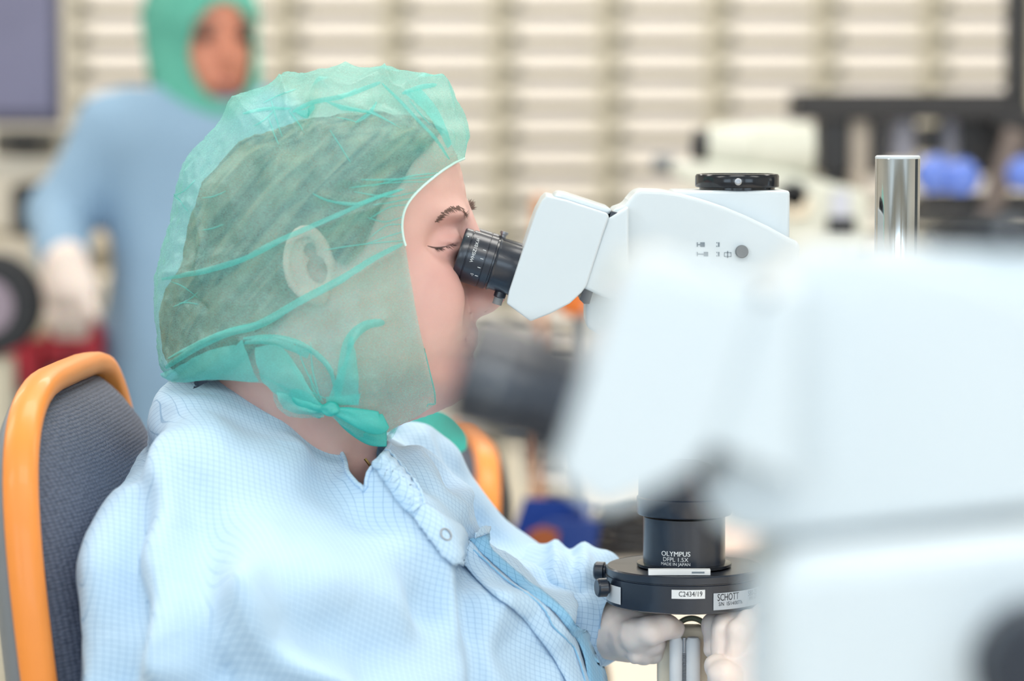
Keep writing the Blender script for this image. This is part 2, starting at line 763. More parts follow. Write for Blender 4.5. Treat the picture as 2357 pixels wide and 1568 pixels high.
# ------------------------------------------------------------------ long workbench
BZ = 0.75
t = thing('workbench', 'long pale beige workbench running away beneath the microscopes', 'workbench', (0.62, 0.35, 0))
mk('worktop', box((0.70, 0.35, BZ - 0.015), (1.22, 3.9, 0.03)), M_bench, t, bevel=0.004)
for y in (-1.5, 0.35, 2.2):
    for x in (0.14, 1.2):
        mk('leg', box((x, y, (BZ - 0.03) / 2), (0.05, 0.05, BZ - 0.03)), M_grey, t, bevel=0.003)
for y in (-0.575, 1.275):
    mk('rail', box((0.67, y, 0.12), (1.0, 0.03, 0.04)), M_grey, t)

# ------------------------------------------------------------------ stereo microscope


def P0(x, y, Y=0.0):
    return at(x, y, Y)


def build_microscope():
    base = at(1620, 900)
    ro = Vector((base.x, 0.0, BZ))
    t = thing('stereo_microscope', 'sharp white stereo microscope the woman looks into, with the ring light and steel pillar', 'microscope', ro)

    def zx(pts):
        return atxz(pts)

    # stand
    mk('base_plate', prism([(ro.x - 0.045, BZ), (ro.x + 0.20, BZ), (ro.x + 0.20, BZ + 0.022), (ro.x - 0.045, BZ + 0.022)], -0.12, 0.12), M_white, t, bevel=0.008)
    px = at(2065, 500).x
    zt = at(2065, 357).z
    zb = BZ + 0.022
    h = zt - zb
    pil = mk('pillar', lathe([(0.0161, 0), (0.0161, h - 0.003), (0.0155, h - 0.0015)], (px, 0.0, zb), n=64), M_chrome, t, label='polished steel pillar')
    mk('pillar_cap', lathe([(0.0161, 0), (0.0162, 0.0006), (0.0161, 0.0016), (0.0150, 0.0024), (0.0, 0.0024)], (px, 0.0, zt - 0.0026), n=64), M_white, pil)
    mk('pillar_collar', lathe([(0.030, 0), (0.030, 0.03), (0.026, 0.034), (0.017, 0.034)], (px, 0, zb), n=48), M_white, t)
    # focus arm from the pillar to the zoom body
    zc = at(0, 960).z
    mk('focus_arm', prism([(px + 0.036, zc - 0.055), (px + 0.036, zc + 0.05), (px - 0.05, zc + 0.05), (px - 0.115, zc + 0.03), (px - 0.115, zc - 0.035), (px - 0.05, zc - 0.055)], -0.034, 0.034), M_white, t, bevel=0.008)
    # zoom body
    zb_pts = zx([(1404, 800), (1440, 775), (1760, 745), (1790, 800), (1790, 1166), (1694, 1168), (1690, 1078), (1600, 1046), (1450, 1040), (1404, 1010)])
    body = mk('zoom_body', prism(zb_pts, -0.046, 0.046), M_white, t, bevel=0.012, seg=5)
    for sgn in (-1, 1):
        c = at(1712, 905)
        c.y = sgn * 0.046
        ax = (0, sgn, 0)
        k = mk('zoom_knob', lathe([(0.0235, 0), (0.0235, 0.004), (0.022, 0.0055), (0.0215, 0.020), (0.0195, 0.0225), (0.0, 0.0225)], c, ax, n=48), M_black, t, label='black zoom knob')
        mk('knob_grip', join(*[box(c + Vector((0.0216 * math.cos(a), sgn * 0.0125, 0.0216 * math.sin(a))), (0.0012, 0.013, 0.0012), Matrix.Rotation(-a, 3, 'Y')) for a in np.linspace(0, 2 * PI, 37)[:-1]]), M_black, k)
    # viewing head: side plates with a curved, chamfered top
    hp = [(1346, 745), (1346, 660), (1398, 492), (1412, 477), (1437, 468), (1442, 458), (1452, 446), (1466, 434), (1520, 436), (1560, 443), (1610, 456), (1660, 473),
          (1710, 494), (1760, 518), (1800, 540), (1826, 552), (1831, 566), (1826, 596), (1812, 640), (1796, 690), (1784, 728), (1440, 768), (1380, 766)]
    head = mk('viewing_head', prism(zx(hp), -0.036, 0.036), M_white, t, bevel=0.010, seg=6)
    # printed symbols on the near side
    Y = -0.0364

    def sq(x0, y0, x1, y1):
        a, b = at(x0, y0, Y), at(x1, y1, Y)
        return box(((a.x + b.x) / 2, Y, (a.z + b.z) / 2), (abs(b.x - a.x), 0.0002, abs(a.z - b.z)))

    sy = []
    for (x, y, w) in ((1604, 563, 6), (1604, 585, 14)):
        sy += [sq(x, y - 5, x + 2, y + 5), sq(x + 2, y - 1, x + 2 + w, y + 1), sq(x + 2 + w, y - 5, x + 12 + w, y + 5)]
        sy += [sq(x + 45, y - 5, x + 47, y - 3), sq(x + 45, y + 3, x + 47, y + 5), sq(x + 49, y - 5, x + 52, y + 5)]
    sy += [sq(1667, 581, 1683, 582), sq(1667, 590, 1683, 591), sq(1667, 581, 1668, 591), sq(1682, 581, 1683, 591), sq(1674, 578, 1676, 594)]
    mk('printed_symbols', join(*sy), M_grey_ink, head, smooth=False)
    c = at(1707, 579, -0.036)
    mk('selector_knob', lathe([(0.0046, 0), (0.0046, 0.003), (0.0040, 0.0042), (0.0, 0.0042)], c, (0, -1, 0), n=24), M_grey, t, label='small grey light path knob')
    # camera port block behind the curved cover
    a, b = at(1545, 437), at(1812, 437)
    z_top = at(0, 437).z
    z_low = at(0, 600).z
    mk('port_block', box(((a.x + b.x) / 2, 0.012, (z_top + z_low) / 2), (b.x - a.x, 0.066, z_top - z_low)), M_white, t, bevel=0.0025)
    pc = at(1698, 437)
    ring = mk('camera_port', lathe([(0.0272, 0), (0.0272, 0.0016), (0.0299, 0.002), (0.0302, 0.0026), (0.0302, 0.0098), (0.0294, 0.0112), (0.0262, 0.0116), (0.0262, 0.0100), (0, 0.0100)], (pc.x, 0.006, z_top), n=72), M_black_gloss, t, label='black camera port ring')
    sc = (pc.x - 0.0016, 0.006 - 0.0300, z_top + 0.0062)
    mk('port_screw', lathe([(0.0026, 0), (0.0026, 0.0006), (0.0021, 0.0009), (0.0012, 0.0009), (0.0011, 0.0003), (0, 0.0003)], sc, (0, -1, 0), n=20), M_steel, ring)
    # tilting eyepiece prism
    ep = [(1166, 688), (1172, 660), (1200, 575), (1232, 482), (1246, 456), (1257, 446), (1300, 456), (1392, 486), (1396, 494), (1380, 540), (1346, 648), (1334, 664), (1308, 688), (1262, 712), (1220, 728)]
    pr = mk('eyepiece_housing', prism(zx(ep), -0.056, 0.056), M_white, t, bevel=0.005, seg=4)
    mk('top_plate', prism(zx([(1270, 452), (1281, 440), (1300, 443), (1404, 477), (1400, 492), (1385, 489)]), -0.044, 0.044), M_white, pr, bevel=0.003)
    mk('hinge_disc', prism(zx([(1340, 690), (1330, 680), (1372, 570), (1402, 482), (1420, 486), (1392, 560), (1352, 690)]), -0.050, 0.050), M_black, t)
    mk('hinge_cover', prism(zx([(1338, 655), (1350, 618), (1391, 500), (1440, 470), (1440, 700), (1345, 657)]), -0.0535, 0.0535), M_white, t, bevel=0.002)
    # two eyepieces
    A, B = at(1056.5, 578), at(1188, 620)
    axis = (B - A)
    axis.y = 0
    L = axis.length
    axis.normalize()
    up = Vector((axis.z, 0, -axis.x))
    if up.z < 0:
        up = -up
    R = 0.0191
    prof = [(0, 0.0012), (0.0150, 0.0012), (0.0162, 0.0), (R - 0.0010, 0.0002), (R - 0.0002, 0.0014), (R - 0.0002, 0.0058), (R - 0.0009, 0.0061), (R - 0.0009, 0.0066), (R, 0.0069),
            (R, 0.0192), (R - 0.0006, 0.0194), (R - 0.0006, 0.0197), (R, 0.0199), (R, 0.0246), (R - 0.0012, 0.0250), (R - 0.0012, 0.0262), (R - 0.0002, 0.0266), (R - 0.0006, 0.0272), (R - 0.0012, 0.0285), (R - 0.0012, L + 0.012)]
    for sgn, lab in ((-1, 'near'), (1, 'far')):
        o = A + Vector((0, sgn * 0.030, 0))
        e = mk('eyepiece', lathe(prof, o, axis, n=64), M_black, t, label='black eyepiece tube')
        mk('lens', lathe([(0, 0.0025), (0.010, 0.0018), (0.0149, 0.0014)], o, axis, n=32), mat('coated_lens', rgb(30, 36, 52), 0.05, vary=0), e)
        if sgn < 0:
            def onc(th, s, lift=0.0002):
                d = up * math.sin(th) + Vector((0, -1, 0)) * math.cos(th)
                return o + axis * s + d * (R + lift)
            marks = []
            for th, s in ((0.44, 0.0182), (0.10, 0.0182), (-0.24, 0.0182), (-0.60, 0.0182)):
                d = up * math.sin(th) + Vector((0, -1, 0)) * math.cos(th)
                rot = Matrix((axis, d, up * math.cos(th) + Vector((0, 1, 0)) * math.sin(th))).transposed()
                marks.append(box(onc(th, s - 0.0010, 0), (0.0022, 0.0004, 0.0004), rot))
            V, Fc = text_geo('WHSZ10X-H', 0.0034)
            tx = np.array([tuple(onc(0.36 + x / R, 0.0108 - y)) for x, y, z in V])
            V2, F2 = text_geo('-5', 0.0030)
            t2 = np.array([tuple(onc(-0.60 + x / R, 0.0140 - y)) for x, y, z in V2])
            V3, F3 = text_geo('•', 0.004)
            t3 = np.array([tuple(onc(0.80 + x / R, 0.0035 - y, 0.0000)) for x, y, z in V3])
            mk('engraving', join(*marks, (tx, Fc), (t2, F2), (t3, F3)), M_white_ink, e, smooth=False)
            q = o + axis * (L - 0.006) - up * (R - 0.002)
            mk('clamp_screw', lathe([(0.0042, 0), (0.0042, 0.004), (0.0036, 0.0046), (0, 0.0046)], q, -up, n=24), M_black, e)
            mk('clamp_nut', lathe([(0.0034, 0.0046), (0.0034, 0.0095), (0, 0.0095)], q, -up, n=20), M_grey, e)
        else:
            q = o + axis * (L - 0.016) + up * (R - 0.003)
            mk('clamp_screw', lathe([(0.0022, 0), (0.0022, 0.004), (0.0030, 0.0042), (0.0030, 0.0062), (0, 0.0062)], q, up, n=20), M_steel, e)
    # objective
    oc = at(1575, 1200)
    Z = lambda y: at(0, y).z
    mk('objective_mount', lathe([(0.0, Z(1030)), (0.0335, Z(1032)), (0.0335, Z(1140)), (0.0346, Z(1143)), (0.0346, Z(1178)), (0.0338, Z(1182)), (0.0296, Z(1184))], (oc.x, 0, 0), n=64), M_black, t)
    zl = Z(1300)
    ob = mk('objective', lathe([(0.0298, zl), (0.0298, Z(1188))], (oc.x, 0, 0), n=72), M_black, t, label='black 1.5x objective barrel')
    mk('objective_flange', lathe([(0.0343, zl - 0.0002), (0.0343, zl + 0.0018), (0.0300, zl + 0.0024)], (oc.x, 0, 0), n=72), M_black_gloss, t)
    cc = (oc.x, 0.0)
    parts = []
    for s, size, py, bold in (('OLYMPUS', 0.0050, 1277, 1), ('DFPL 1.5X', 0.0043, 1290, 0), ('MADE IN JAPAN', 0.0031, 1300.5, 0)):
        g = text_geo(s, size)
        zz = at(0, py, -0.030).z
        w = wrap_cyl(g, cc, 0.0300, -0.275, zz)
        parts.append(w)
        if bold:
            g2 = (g[0] + np.array([0.00018, 0, 0]), g[1])
            parts.append(wrap_cyl(g2, cc, 0.03002, -0.275, zz))
    mk('lettering', join(*parts), M_white_ink, ob, smooth=False)
    # ring light
    rr = 0.0567
    zt2, zb2 = Z(1301), Z(1386)
    rl = mk('ring_light', lathe([(0.0335, zt2 - 0.001), (rr - 0.0012, zt2), (rr, zt2 - 0.0010), (rr, zt2 - 0.0055), (rr - 0.0011, zt2 - 0.0060), (rr - 0.0011, zt2 - 0.0066), (rr - 0.0004, zt2 - 0.0070),
                                  (rr - 0.0004, zb2 + 0.001), (rr - 0.002, zb2), (0.0335, zb2 + 0.001), (0.0335, zt2 - 0.001)], (oc.x, 0, 0), n=96), M_black, t, label='black ring light with paper labels')

    def band(th0, th1, za, zb_, r, n=16, tilt=0.0):
        V = []
        for th in np.linspace(th0, th1, n):
            for zz in (za, zb_):
                V.append((oc.x + r * math.sin(th), -r * math.cos(th), zz))
        return np.array(V), [(2 * i, 2 * i + 2, 2 * i + 3, 2 * i + 1) for i in range(n - 1)]

    def zr(py, th):        # height of the pixel row on the front of the ring at angle th
        return at(0, py, -rr * math.cos(th)).z

    b1 = mk('label_sticker', band(-0.215, 0.205, zr(1379, 0), zr(1358.5, 0), rr + 0.0002), M_label, rl, smooth=False)
    g = text_geo('C2434/19', 0.0052)
    g[0][:, 0] *= 0.0168 / (g[0][:, 0].max() - g[0][:, 0].min())
    mk('lettering', wrap_cyl(g, cc, rr + 0.0004, 0.022, zr(1368.5, 0)), M_ink, b1, smooth=False)
    b2 = mk('label_sticker', band(0.315, 1.40, zr(1405, .35), zr(1366, .35), rr + 0.0002, 24), M_silver, rl, smooth=False, label='silver serial number label')
    l2 = []
    for s, size, th, py in (('SCHOTT', 0.0072, 0.53, 1377), ('S/N  15/14/00776', 0.0038, 0.57, 1392), ('S80-25', 0.0056, 0.98, 1376), ('1951167', 0.0034, 0.98, 1388)):
        g = text_geo(s, size)
        wd = {'S': 0.0184, '1': 0.0105}[s[0]] if s[1] != '/' else 0.0210
        wd = 0.0125 if s == 'S80-25' else wd
        g[0][:, 0] *= wd / (g[0][:, 0].max() - g[0][:, 0].min())
        l2.append(wrap_cyl(g, cc, rr + 0.0004, th, zr(py, 0.35)))
    mk('lettering', join(*l2), M_ink, b2, smooth=False)
    mk('label_sticker', band(-1.45, -0.98, zr(1392, -1.0), zr(1352, -1.0), rr + 0.0002), M_label, rl, smooth=False)
    # label lying on the top of the ring, in front of the objective
    a = -0.047
    b3 = mk('label_sticker', box((oc.x - 0.0062, a + 0.001, zt2 + 0.0022), (0.0440, 0.0060, 0.0042)), M_label, rl, bevel=0.0003)
    mk('lettering', box((oc.x + 0.0070, a - 0.0021, zt2 + 0.0022), (0.0090, 0.0003, 0.0012)), M_grey_ink, b3, smooth=False)
    for th, py in ((-1.28, 1338), (-1.86, 1284)):
        d = Vector((math.sin(th), -math.cos(th), 0))
        c = Vector((oc.x, 0, zb2 + 0.0135 if th > -1.5 else zb2 + 0.020)) + d * (rr - 0.002)
        s = mk('thumb_screw', lathe([(0.0016, 0), (0.0016, 0.003), (0.0046, 0.0032), (0.0050, 0.004), (0.0052, 0.0046), (0.0068, 0.0052), (0.0068, 0.0110), (0.0058, 0.0122), (0, 0.0122)], c, d, n=28), M_black, t, label='black knurled thumb screw')
    # ring light cable, rising behind the head
    th = 1.50
    c = Vector((oc.x + rr * math.sin(th), -rr * math.cos(th), zt2 - 0.008))
    path = spline([c, c + Vector((0.006, 0.004, 0.006)), c + Vector((0.012, 0.01, 0.02)), c + Vector((0.018, 0.02, 0.05)), c + Vector((0.05, 0.05, 0.09)), c + Vector((0.12, 0.05, 0.07)), c + Vector((0.16, 0.05, -0.06)), Vector((c.x + 0.16, 0.12, BZ + 0.026))], 40)
    mk('light_cable', tube(path, 0.0035, 10), M_black, t)
    return t


scope = build_microscope()
scope2 = copy_tree(scope)
for ch in list(scope2.children):
    if ch.name.startswith('selector_knob'):
        bpy.data.objects.remove(ch)
    elif ch.name.startswith('viewing_head'):
        for q_ in list(ch.children):
            bpy.data.objects.remove(q_)
scope2.location = scope.location + Vector((0.0190, -1.0, 0))
scope2['label'] = 'large blurred white microscope nearest the camera, filling the lower right'
for o in (scope, scope2):
    o['group'] = 'stereo microscopes along the workbench'

# connector held under the objective
t = thing('connector_block', 'beige plastic connector with two white sleeves held under the ring light', 'connector', at(1575, 1560, -0.012))
Y = -0.02
yy = lambda q: -0.012 + q
mk('shell', prism(atxz([(1515, 1620), (1515, 1470), (1522, 1452), (1540, 1447), (1612, 1447), (1630, 1454), (1636, 1472), (1634, 1620)], -0.012), -0.006, 0.010), M_beige, t, bevel=0.003)
for (x0, x1) in ((1541, 1572), (1578, 1612)):
    p = at((x0 + x1) / 2, 1466, -0.016)
    w = (x1 - x0) / 2 / PXM
    mk('sleeve', lathe([(0.0, 0.0), (w * .75, -0.0005), (w, -0.003), (w, -0.06), (w * 0.6, -0.062), (0, -0.062)], p, (0, 0, 1), n=28), M_label, t, label='white sleeve')
p = at(1575, 1468, -0.017)
mk('contact_pin', cyl(p, p + Vector((0, 0, -0.06)), 0.0014), M_steel, t)
mk('contact_thread', join(*[lathe([(0.0014, 0), (0.0021, 0.0004), (0.0014, 0.0008)], p + Vector((0, 0, -0.012 - 0.0012 * k)), (0, 0, 1), n=14) for k in range(22)]), M_steel, t)
c = at(1592, 1452, 0.004)
mk('rubber_seal', tube([c + Vector((0.0108 * math.cos(a), 0.002 * math.sin(a), 0.0088 * math.sin(a))) for a in np.linspace(0, 2 * PI, 33)[:-1]], 0.0022, 10, True), mat('grey_green_rubber', rgb(134, 144, 126), 0.5), t, label='grey-green rubber seal ring')
# ------------------------------------------------------------------ the woman at the microscope
# --- skin, hair: head built as one implicit surface
M_skin = bpy.data.materials.new('skin')
M_skin.use_nodes = True
_t = NT(M_skin)
_p = _t.n['Principled BSDF']
_co = _t.add('ShaderNodeTexCoord')
_n = _t.add('ShaderNodeTexNoise', i_Scale=26.0, i_Detail=5.0)
_t.link(_co.outputs['Object'], _n.inputs['Vector'])
_r = _t.add('ShaderNodeValToRGB')
_r.color_ramp.elements[0].position = 0.32
_r.color_ramp.elements[1].position = 0.70
_r.color_ramp.elements[0].color = rgb(216, 166, 157)
_r.color_ramp.elements[1].color = rgb(228, 184, 172)
_t.link(_n.outputs['Fac'], _r.inputs['Fac'])
_t.link(_r.outputs['Color'], _p.inputs['Base Color'])
_p.inputs['Roughness'].default_value = 0.48
_p.inputs['Subsurface Weight'].default_value = 0.3
_p.inputs['Subsurface Radius'].default_value = (0.012, 0.005, 0.003)
_p.inputs['Subsurface Scale'].default_value = 0.4
_n2 = _t.add('ShaderNodeTexNoise', i_Scale=900.0, i_Detail=2.0)
_t.link(_co.outputs['Object'], _n2.inputs['Vector'])
_b = _t.add('ShaderNodeBump', i_Strength=0.12, i_Distance=0.0006)
_t.link(_n2.outputs['Fac'], _b.inputs['Height'])
_t.link(_b.outputs['Normal'], _p.inputs['Normal'])

person = thing('person', 'woman in pale blue gown and green hood bending to the microscope', 'person', (at(700, 900).x, 0.05, 0.48))

head_px = [(930, 272), (990, 284), (1030, 312), (1054, 360), (1067, 410), (1074, 450), (1078, 474), (1077, 496), (1066, 522), (1064, 556), (1068, 620), (1072, 680), (1080, 712), (1088, 742), (1096, 762),
           (1087, 777), (1095, 796), (1080, 822), (1087, 856), (1080, 896), (1050, 930), (990, 956), (930, 975), (885, 1000), (866, 1040), (872, 1100), (890, 1170), (900, 1260), (560, 1260), (540, 1100),
           (520, 960), (500, 870), (480, 790), (455, 700), (440, 570), (470, 430), (560, 330), (700, 286), (840, 268)]
lo, hi = at(420, 1240), at(1170, 200)
fl = Field((lo.x, -0.105, lo.z), (hi.x, 0.105, hi.z), 0.0019)
PX = fl.x2 * 0
headP = atxz(head_px)
zneck = at(0, 930).z
zchin = at(0, 800).z
def head_sdf(fl):
    Wh = 0.076 - 0.027 * sstep(-fl.z2, -zchin, -at(0, 1010).z)
    # narrower jaw towards the chin
    xj = at(900, 0).x
    Wh = Wh - 0.012 * sstep(fl.x2, xj, at(1060, 0).x) * sstep(-fl.z2, -at(0, 640).z, -at(0, 900).z)
    f = fl.inflate(headP, Wh, 0.083)
    m = lambda x, y, Yv=0.0: (lambda p: (p.x, Yv, p.z))(at(x, y, -abs(Yv)))


    def both(fn):
        return np.minimum(fn(-1), fn(1))


    # nose
    nose = fl.cap(m(1070, 530), m(1128, 672), 0.0075, 0.0098)
    nose = smin(nose, fl.ell(m(1128, 678), (0.0105, 0.010, 0.0090)), 0.006)
    nose = smin(nose, both(lambda s: fl.ell(m(1098, 690, s * 0.0105), (0.0110, 0.0070, 0.0075))), 0.006)
    nose = smin(nose, fl.cap(m(1085, 715), m(1120, 700), 0.005, 0.005), 0.006)
    nose = smin(nose, fl.cap(m(1066, 545), m(1088, 690), 0.0085, 0.0095), 0.010)
    nose = smin(nose, fl.cap(m(1068, 540), m(1110, 680), 0.0080, 0.0100), 0.008)
    f = smin(f, nose, 0.010)
    f = smax(f, -both(lambda s: fl.ell(m(1112, 706, s * 0.0062), (0.0045, 0.0022, 0.0028))), 0.002)
    # brow, cheek, lips, chin
    f = smin(f, both(lambda s: fl.ell(m(1046, 492, s * 0.024), (0.010, 0.017, 0.0055))), 0.012)
    f = smin(f, both(lambda s: fl.ell(m(1002, 690, s * 0.043), (0.021, 0.014, 0.024))), 0.020)
    f = smin(f, fl.cap(m(1086, 770, -0.014), m(1086, 770, 0.014), 0.0042), 0.005)
    f = smin(f, fl.cap(m(1082, 792, -0.012), m(1082, 792, 0.012), 0.0050), 0.005)
    f = smin(f, fl.ell(m(1070, 866), (0.012, 0.018, 0.013)), 0.010)
    # eye sockets, lids
    f = smax(f, -both(lambda s: fl.ell(m(1046, 556, s * 0.040), (0.016, 0.013, 0.0085))), 0.014)
    f = smin(f, both(lambda s: fl.ell(m(1022, 559, s * 0.0300), (0.0135, 0.0120, 0.0098))), 0.009)
    f = smax(f, -both(lambda s: fl.cap(m(984, 567, s * 0.0505), m(1052, 566, s * 0.036), 0.0011)), 0.0022)
    f = smax(f, -both(lambda s: fl.cap(m(992, 548, s * 0.0515), m(1050, 533, s * 0.036), 0.0006)), 0.004)
    # folds beside the nose and mouth
    f = smax(f, -both(lambda s: fl.cap(m(1054, 664, s * 0.0275), m(1046, 742, s * 0.034), 0.0022)), 0.005)
    f = smax(f, -both(lambda s: fl.cap(m(1034, 768, s * 0.030), m(1070, 778, s * 0.020), 0.0012)), 0.003)
    f = smax(f, -both(lambda s: fl.cap(m(1034, 768, s * 0.031), m(1018, 830, s * 0.036), 0.0010)), 0.005)
    # ears
    ear_c = m(710, 606, 0.082)
    tilt = math.radians(-16)


    def ear(s):
        X = (fl.X - ear_c[0])
        Z = (fl.Z - ear_c[2])
        u = X * math.cos(tilt) - Z * math.sin(tilt)
        v = X * math.sin(tilt) + Z * math.cos(tilt)
        y = fl.Y * s - 0.0835 + 0.35 * u
        uu = u - 0.10 * v
        r = np.sqrt((uu / 0.0152) ** 2 + ((v + 0.001) / 0.0242) ** 2 + 0 * y)
        plate = np.maximum((r - 1) * 0.0152, np.abs(y) - 0.0018)
        rim = np.sqrt(((r - 0.93) * 0.0150) ** 2 + (y - 0.0020) ** 2) - 0.0031
        rim = np.where(v < -0.014, rim + 0.001, rim)
        e = smin(plate, rim, 0.003)
        anti = np.sqrt((np.sqrt(((u - 0.0035) / 0.0085) ** 2 + ((v + 0.001) / 0.0150) ** 2) - 1) ** 2 * 0.0085 ** 2 + (y - 0.0012) ** 2 + 0 * u) - 0.0018
        anti = np.where(u > 0.005, anti + (u - 0.005) * 0.8, anti)
        e = smin(e, anti, 0.002)
        groove = np.sqrt(((r - 0.70) * 0.0150) ** 2 + (y - 0.0022) ** 2) - 0.0017
        groove = np.maximum(groove, (u - 0.006) * 0.8)
        groove = np.maximum(groove, (-0.016 - v) * 0.8)
        e = smax(e, -groove, 0.0012)
        lobe = np.sqrt(((u + 0.000) / 0.0080) ** 2 + ((v + 0.0225) / 0.0085) ** 2 + ((y + 0.001) / 0.0036) ** 2)
        e = smin(e, (lobe - 1) * 0.0036, 0.003)
        trag = np.sqrt(((u - 0.0120) / 0.0042) ** 2 + ((v + 0.0045) / 0.0060) ** 2 + ((y + 0.000) / 0.0042) ** 2)
        e = smin(e, (trag - 1) * 0.0042, 0.003)
        return e


    def bowl(s):
        X = (fl.X - ear_c[0])
        Z = (fl.Z - ear_c[2])
        u = X * math.cos(tilt) - Z * math.sin(tilt)
        v = X * math.sin(tilt) + Z * math.cos(tilt)
        y = fl.Y * s - 0.0835 + 0.35 * u
        b0 = (np.sqrt(((u - 0.0050) / 0.0064) ** 2 + ((v + 0.0062) / 0.0090) ** 2 + ((y - 0.0010) / 0.0085) ** 2) - 1) * 0.0058
        b1 = (np.sqrt(((u - 0.0035) / 0.0040) ** 2 + ((v - 0.0085) / 0.0050) ** 2 + ((y - 0.0020) / 0.0050) ** 2) - 1) * 0.0040
        return smin(b0, b1, 0.003)


    f = smin(f, both(ear), 0.0025)
    f = smax(f, -both(bowl), 0.0015)
    return f


f = head_sdf(fl)
m = lambda x, y, Yv=0.0: (lambda p: (p.x, Yv, p.z))(at(x, y, -abs(Yv)))
V, Q = fl.mesh(f)
head_V, head_Q = V, Q
HB = bvh(V, tris(Q))
hd = mk('head', (V, Q), M_skin, person, sharp=0, label='face, ear and neck, pale pink skin')

# eyelashes and eyebrow hairs, rooted on the skin
M_browhair = mat('eyebrow_hair', rgb(118, 94, 84), 0.7, vary=0.1)


def hair_strand(p, n, d, L, r=0.00022, lift=0.35, bend=0.2):
    pts = []
    for k in range(4):
        s = k / 3
        pts.append(p + d * (L * s) + n * (0.0002 + lift * L * s * (1 - bend * s)))
    return tube(pts, [r, r * 0.9, r * 0.6, r * 0.15], 4)


def strands(px, count, spread, L, dirpx, lift=0.15, r=0.0003):
    out = []
    for k in range(count):
        s = random.random()
        c = spline(px, 21)
        i = s * 20
        q = c[int(i)] * (1 - i % 1) + c[min(int(i) + 1, 20)] * (i % 1)
        w = spread * (1 - 0.55 * abs(2 * s - 1) ** 2) if spread > 1 else spread
        x, y = q[0] + random.gauss(0, 1), q[1] + random.uniform(-w, w)
        p, n = cast(HB, x, y)
        dx, dy = dirpx
        dx, dy = dx + random.gauss(0, 0.25), dy + random.gauss(0, 0.25)
        d = Vector((dx, 0, -dy)).normalized()
        d = (d - n * d.dot(n)).normalized()
        out.append(hair_strand(p, n, d, L * random.uniform(0.7, 1.2), r, lift))
    return join(*out)


mk('eyebrow', strands([(1002, 510), (1016, 494), (1036, 480), (1056, 478), (1072, 494)], 110, 5.0, 0.0042, (0.75, 0.30), 0.05, 0.00022), M_browhair, hd)
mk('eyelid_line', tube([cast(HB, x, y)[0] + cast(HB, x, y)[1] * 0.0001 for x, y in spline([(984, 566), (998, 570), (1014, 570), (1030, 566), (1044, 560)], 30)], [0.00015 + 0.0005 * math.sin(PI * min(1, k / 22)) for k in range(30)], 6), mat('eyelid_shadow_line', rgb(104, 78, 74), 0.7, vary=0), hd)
mk('eyelashes', strands([(1000, 571), (1010, 571), (1026, 569), (1042, 563)], 26, 0.8, 0.0036, (0.9, 0.35), 0.3, 0.00020), mat('eyelash_hair', rgb(84, 68, 64), 0.7, vary=0), hd)
farb = []
for k in range(70):
    p = Vector(m(1066 + random.uniform(-4, 8), 482 + random.uniform(-6, 6), 0.012 + random.random() * 0.012))
    q = HB.find_nearest(p)
    farb.append(hair_strand(q[0], q[1], (Vector((0.25, 0.5, 0.2)) + Vector((random.gauss(0, .2), 0, random.gauss(0, .2)))).normalized(), 0.0055, 0.0003, 0.45))
mk('eyebrow', join(*farb), M_browhair, hd)

# --- hair, a layer over the skull, swept back from the forehead
M_hair = bpy.data.materials.new('dark_hair')
M_hair.use_nodes = True
_t = NT(M_hair)
_p = _t.n['Principled BSDF']
_co = _t.add('ShaderNodeTexCoord')
_mp = _t.add('ShaderNodeMapping')
_mp.inputs['Scale'].default_value = (10, 50, 110)
_n = _t.add('ShaderNodeTexNoise', i_Scale=1.0, i_Detail=5.0, i_Distortion=0.8)
_m0 = _t.add('ShaderNodeMapping')
_m0.inputs['Rotation'].default_value = (0, math.radians(48), 0)
_t.link(_co.outputs['Object'], _m0.inputs['Vector'])
_t.link(_m0.outputs['Vector'], _mp.inputs['Vector'])
_t.link(_mp.outputs['Vector'], _n.inputs['Vector'])
_r = _t.add('ShaderNodeValToRGB')
_r.color_ramp.elements[0].position = 0.35
_r.color_ramp.elements[1].position = 0.68
_r.color_ramp.elements[0].color = rgb(26, 24, 24)
_r.color_ramp.elements[1].color = rgb(156, 136, 112)
_t.link(_n.outputs['Fac'], _r.inputs['Fac'])
_t.link(_r.outputs['Color'], _p.inputs['Base Color'])
_p.inputs['Roughness'].default_value = 0.5
_b = _t.add('ShaderNodeBump', i_Strength=0.5, i_Distance=0.002)
_t.link(_n.outputs['Fac'], _b.inputs['Height'])
_t.link(_b.outputs['Normal'], _p.inputs['Normal'])

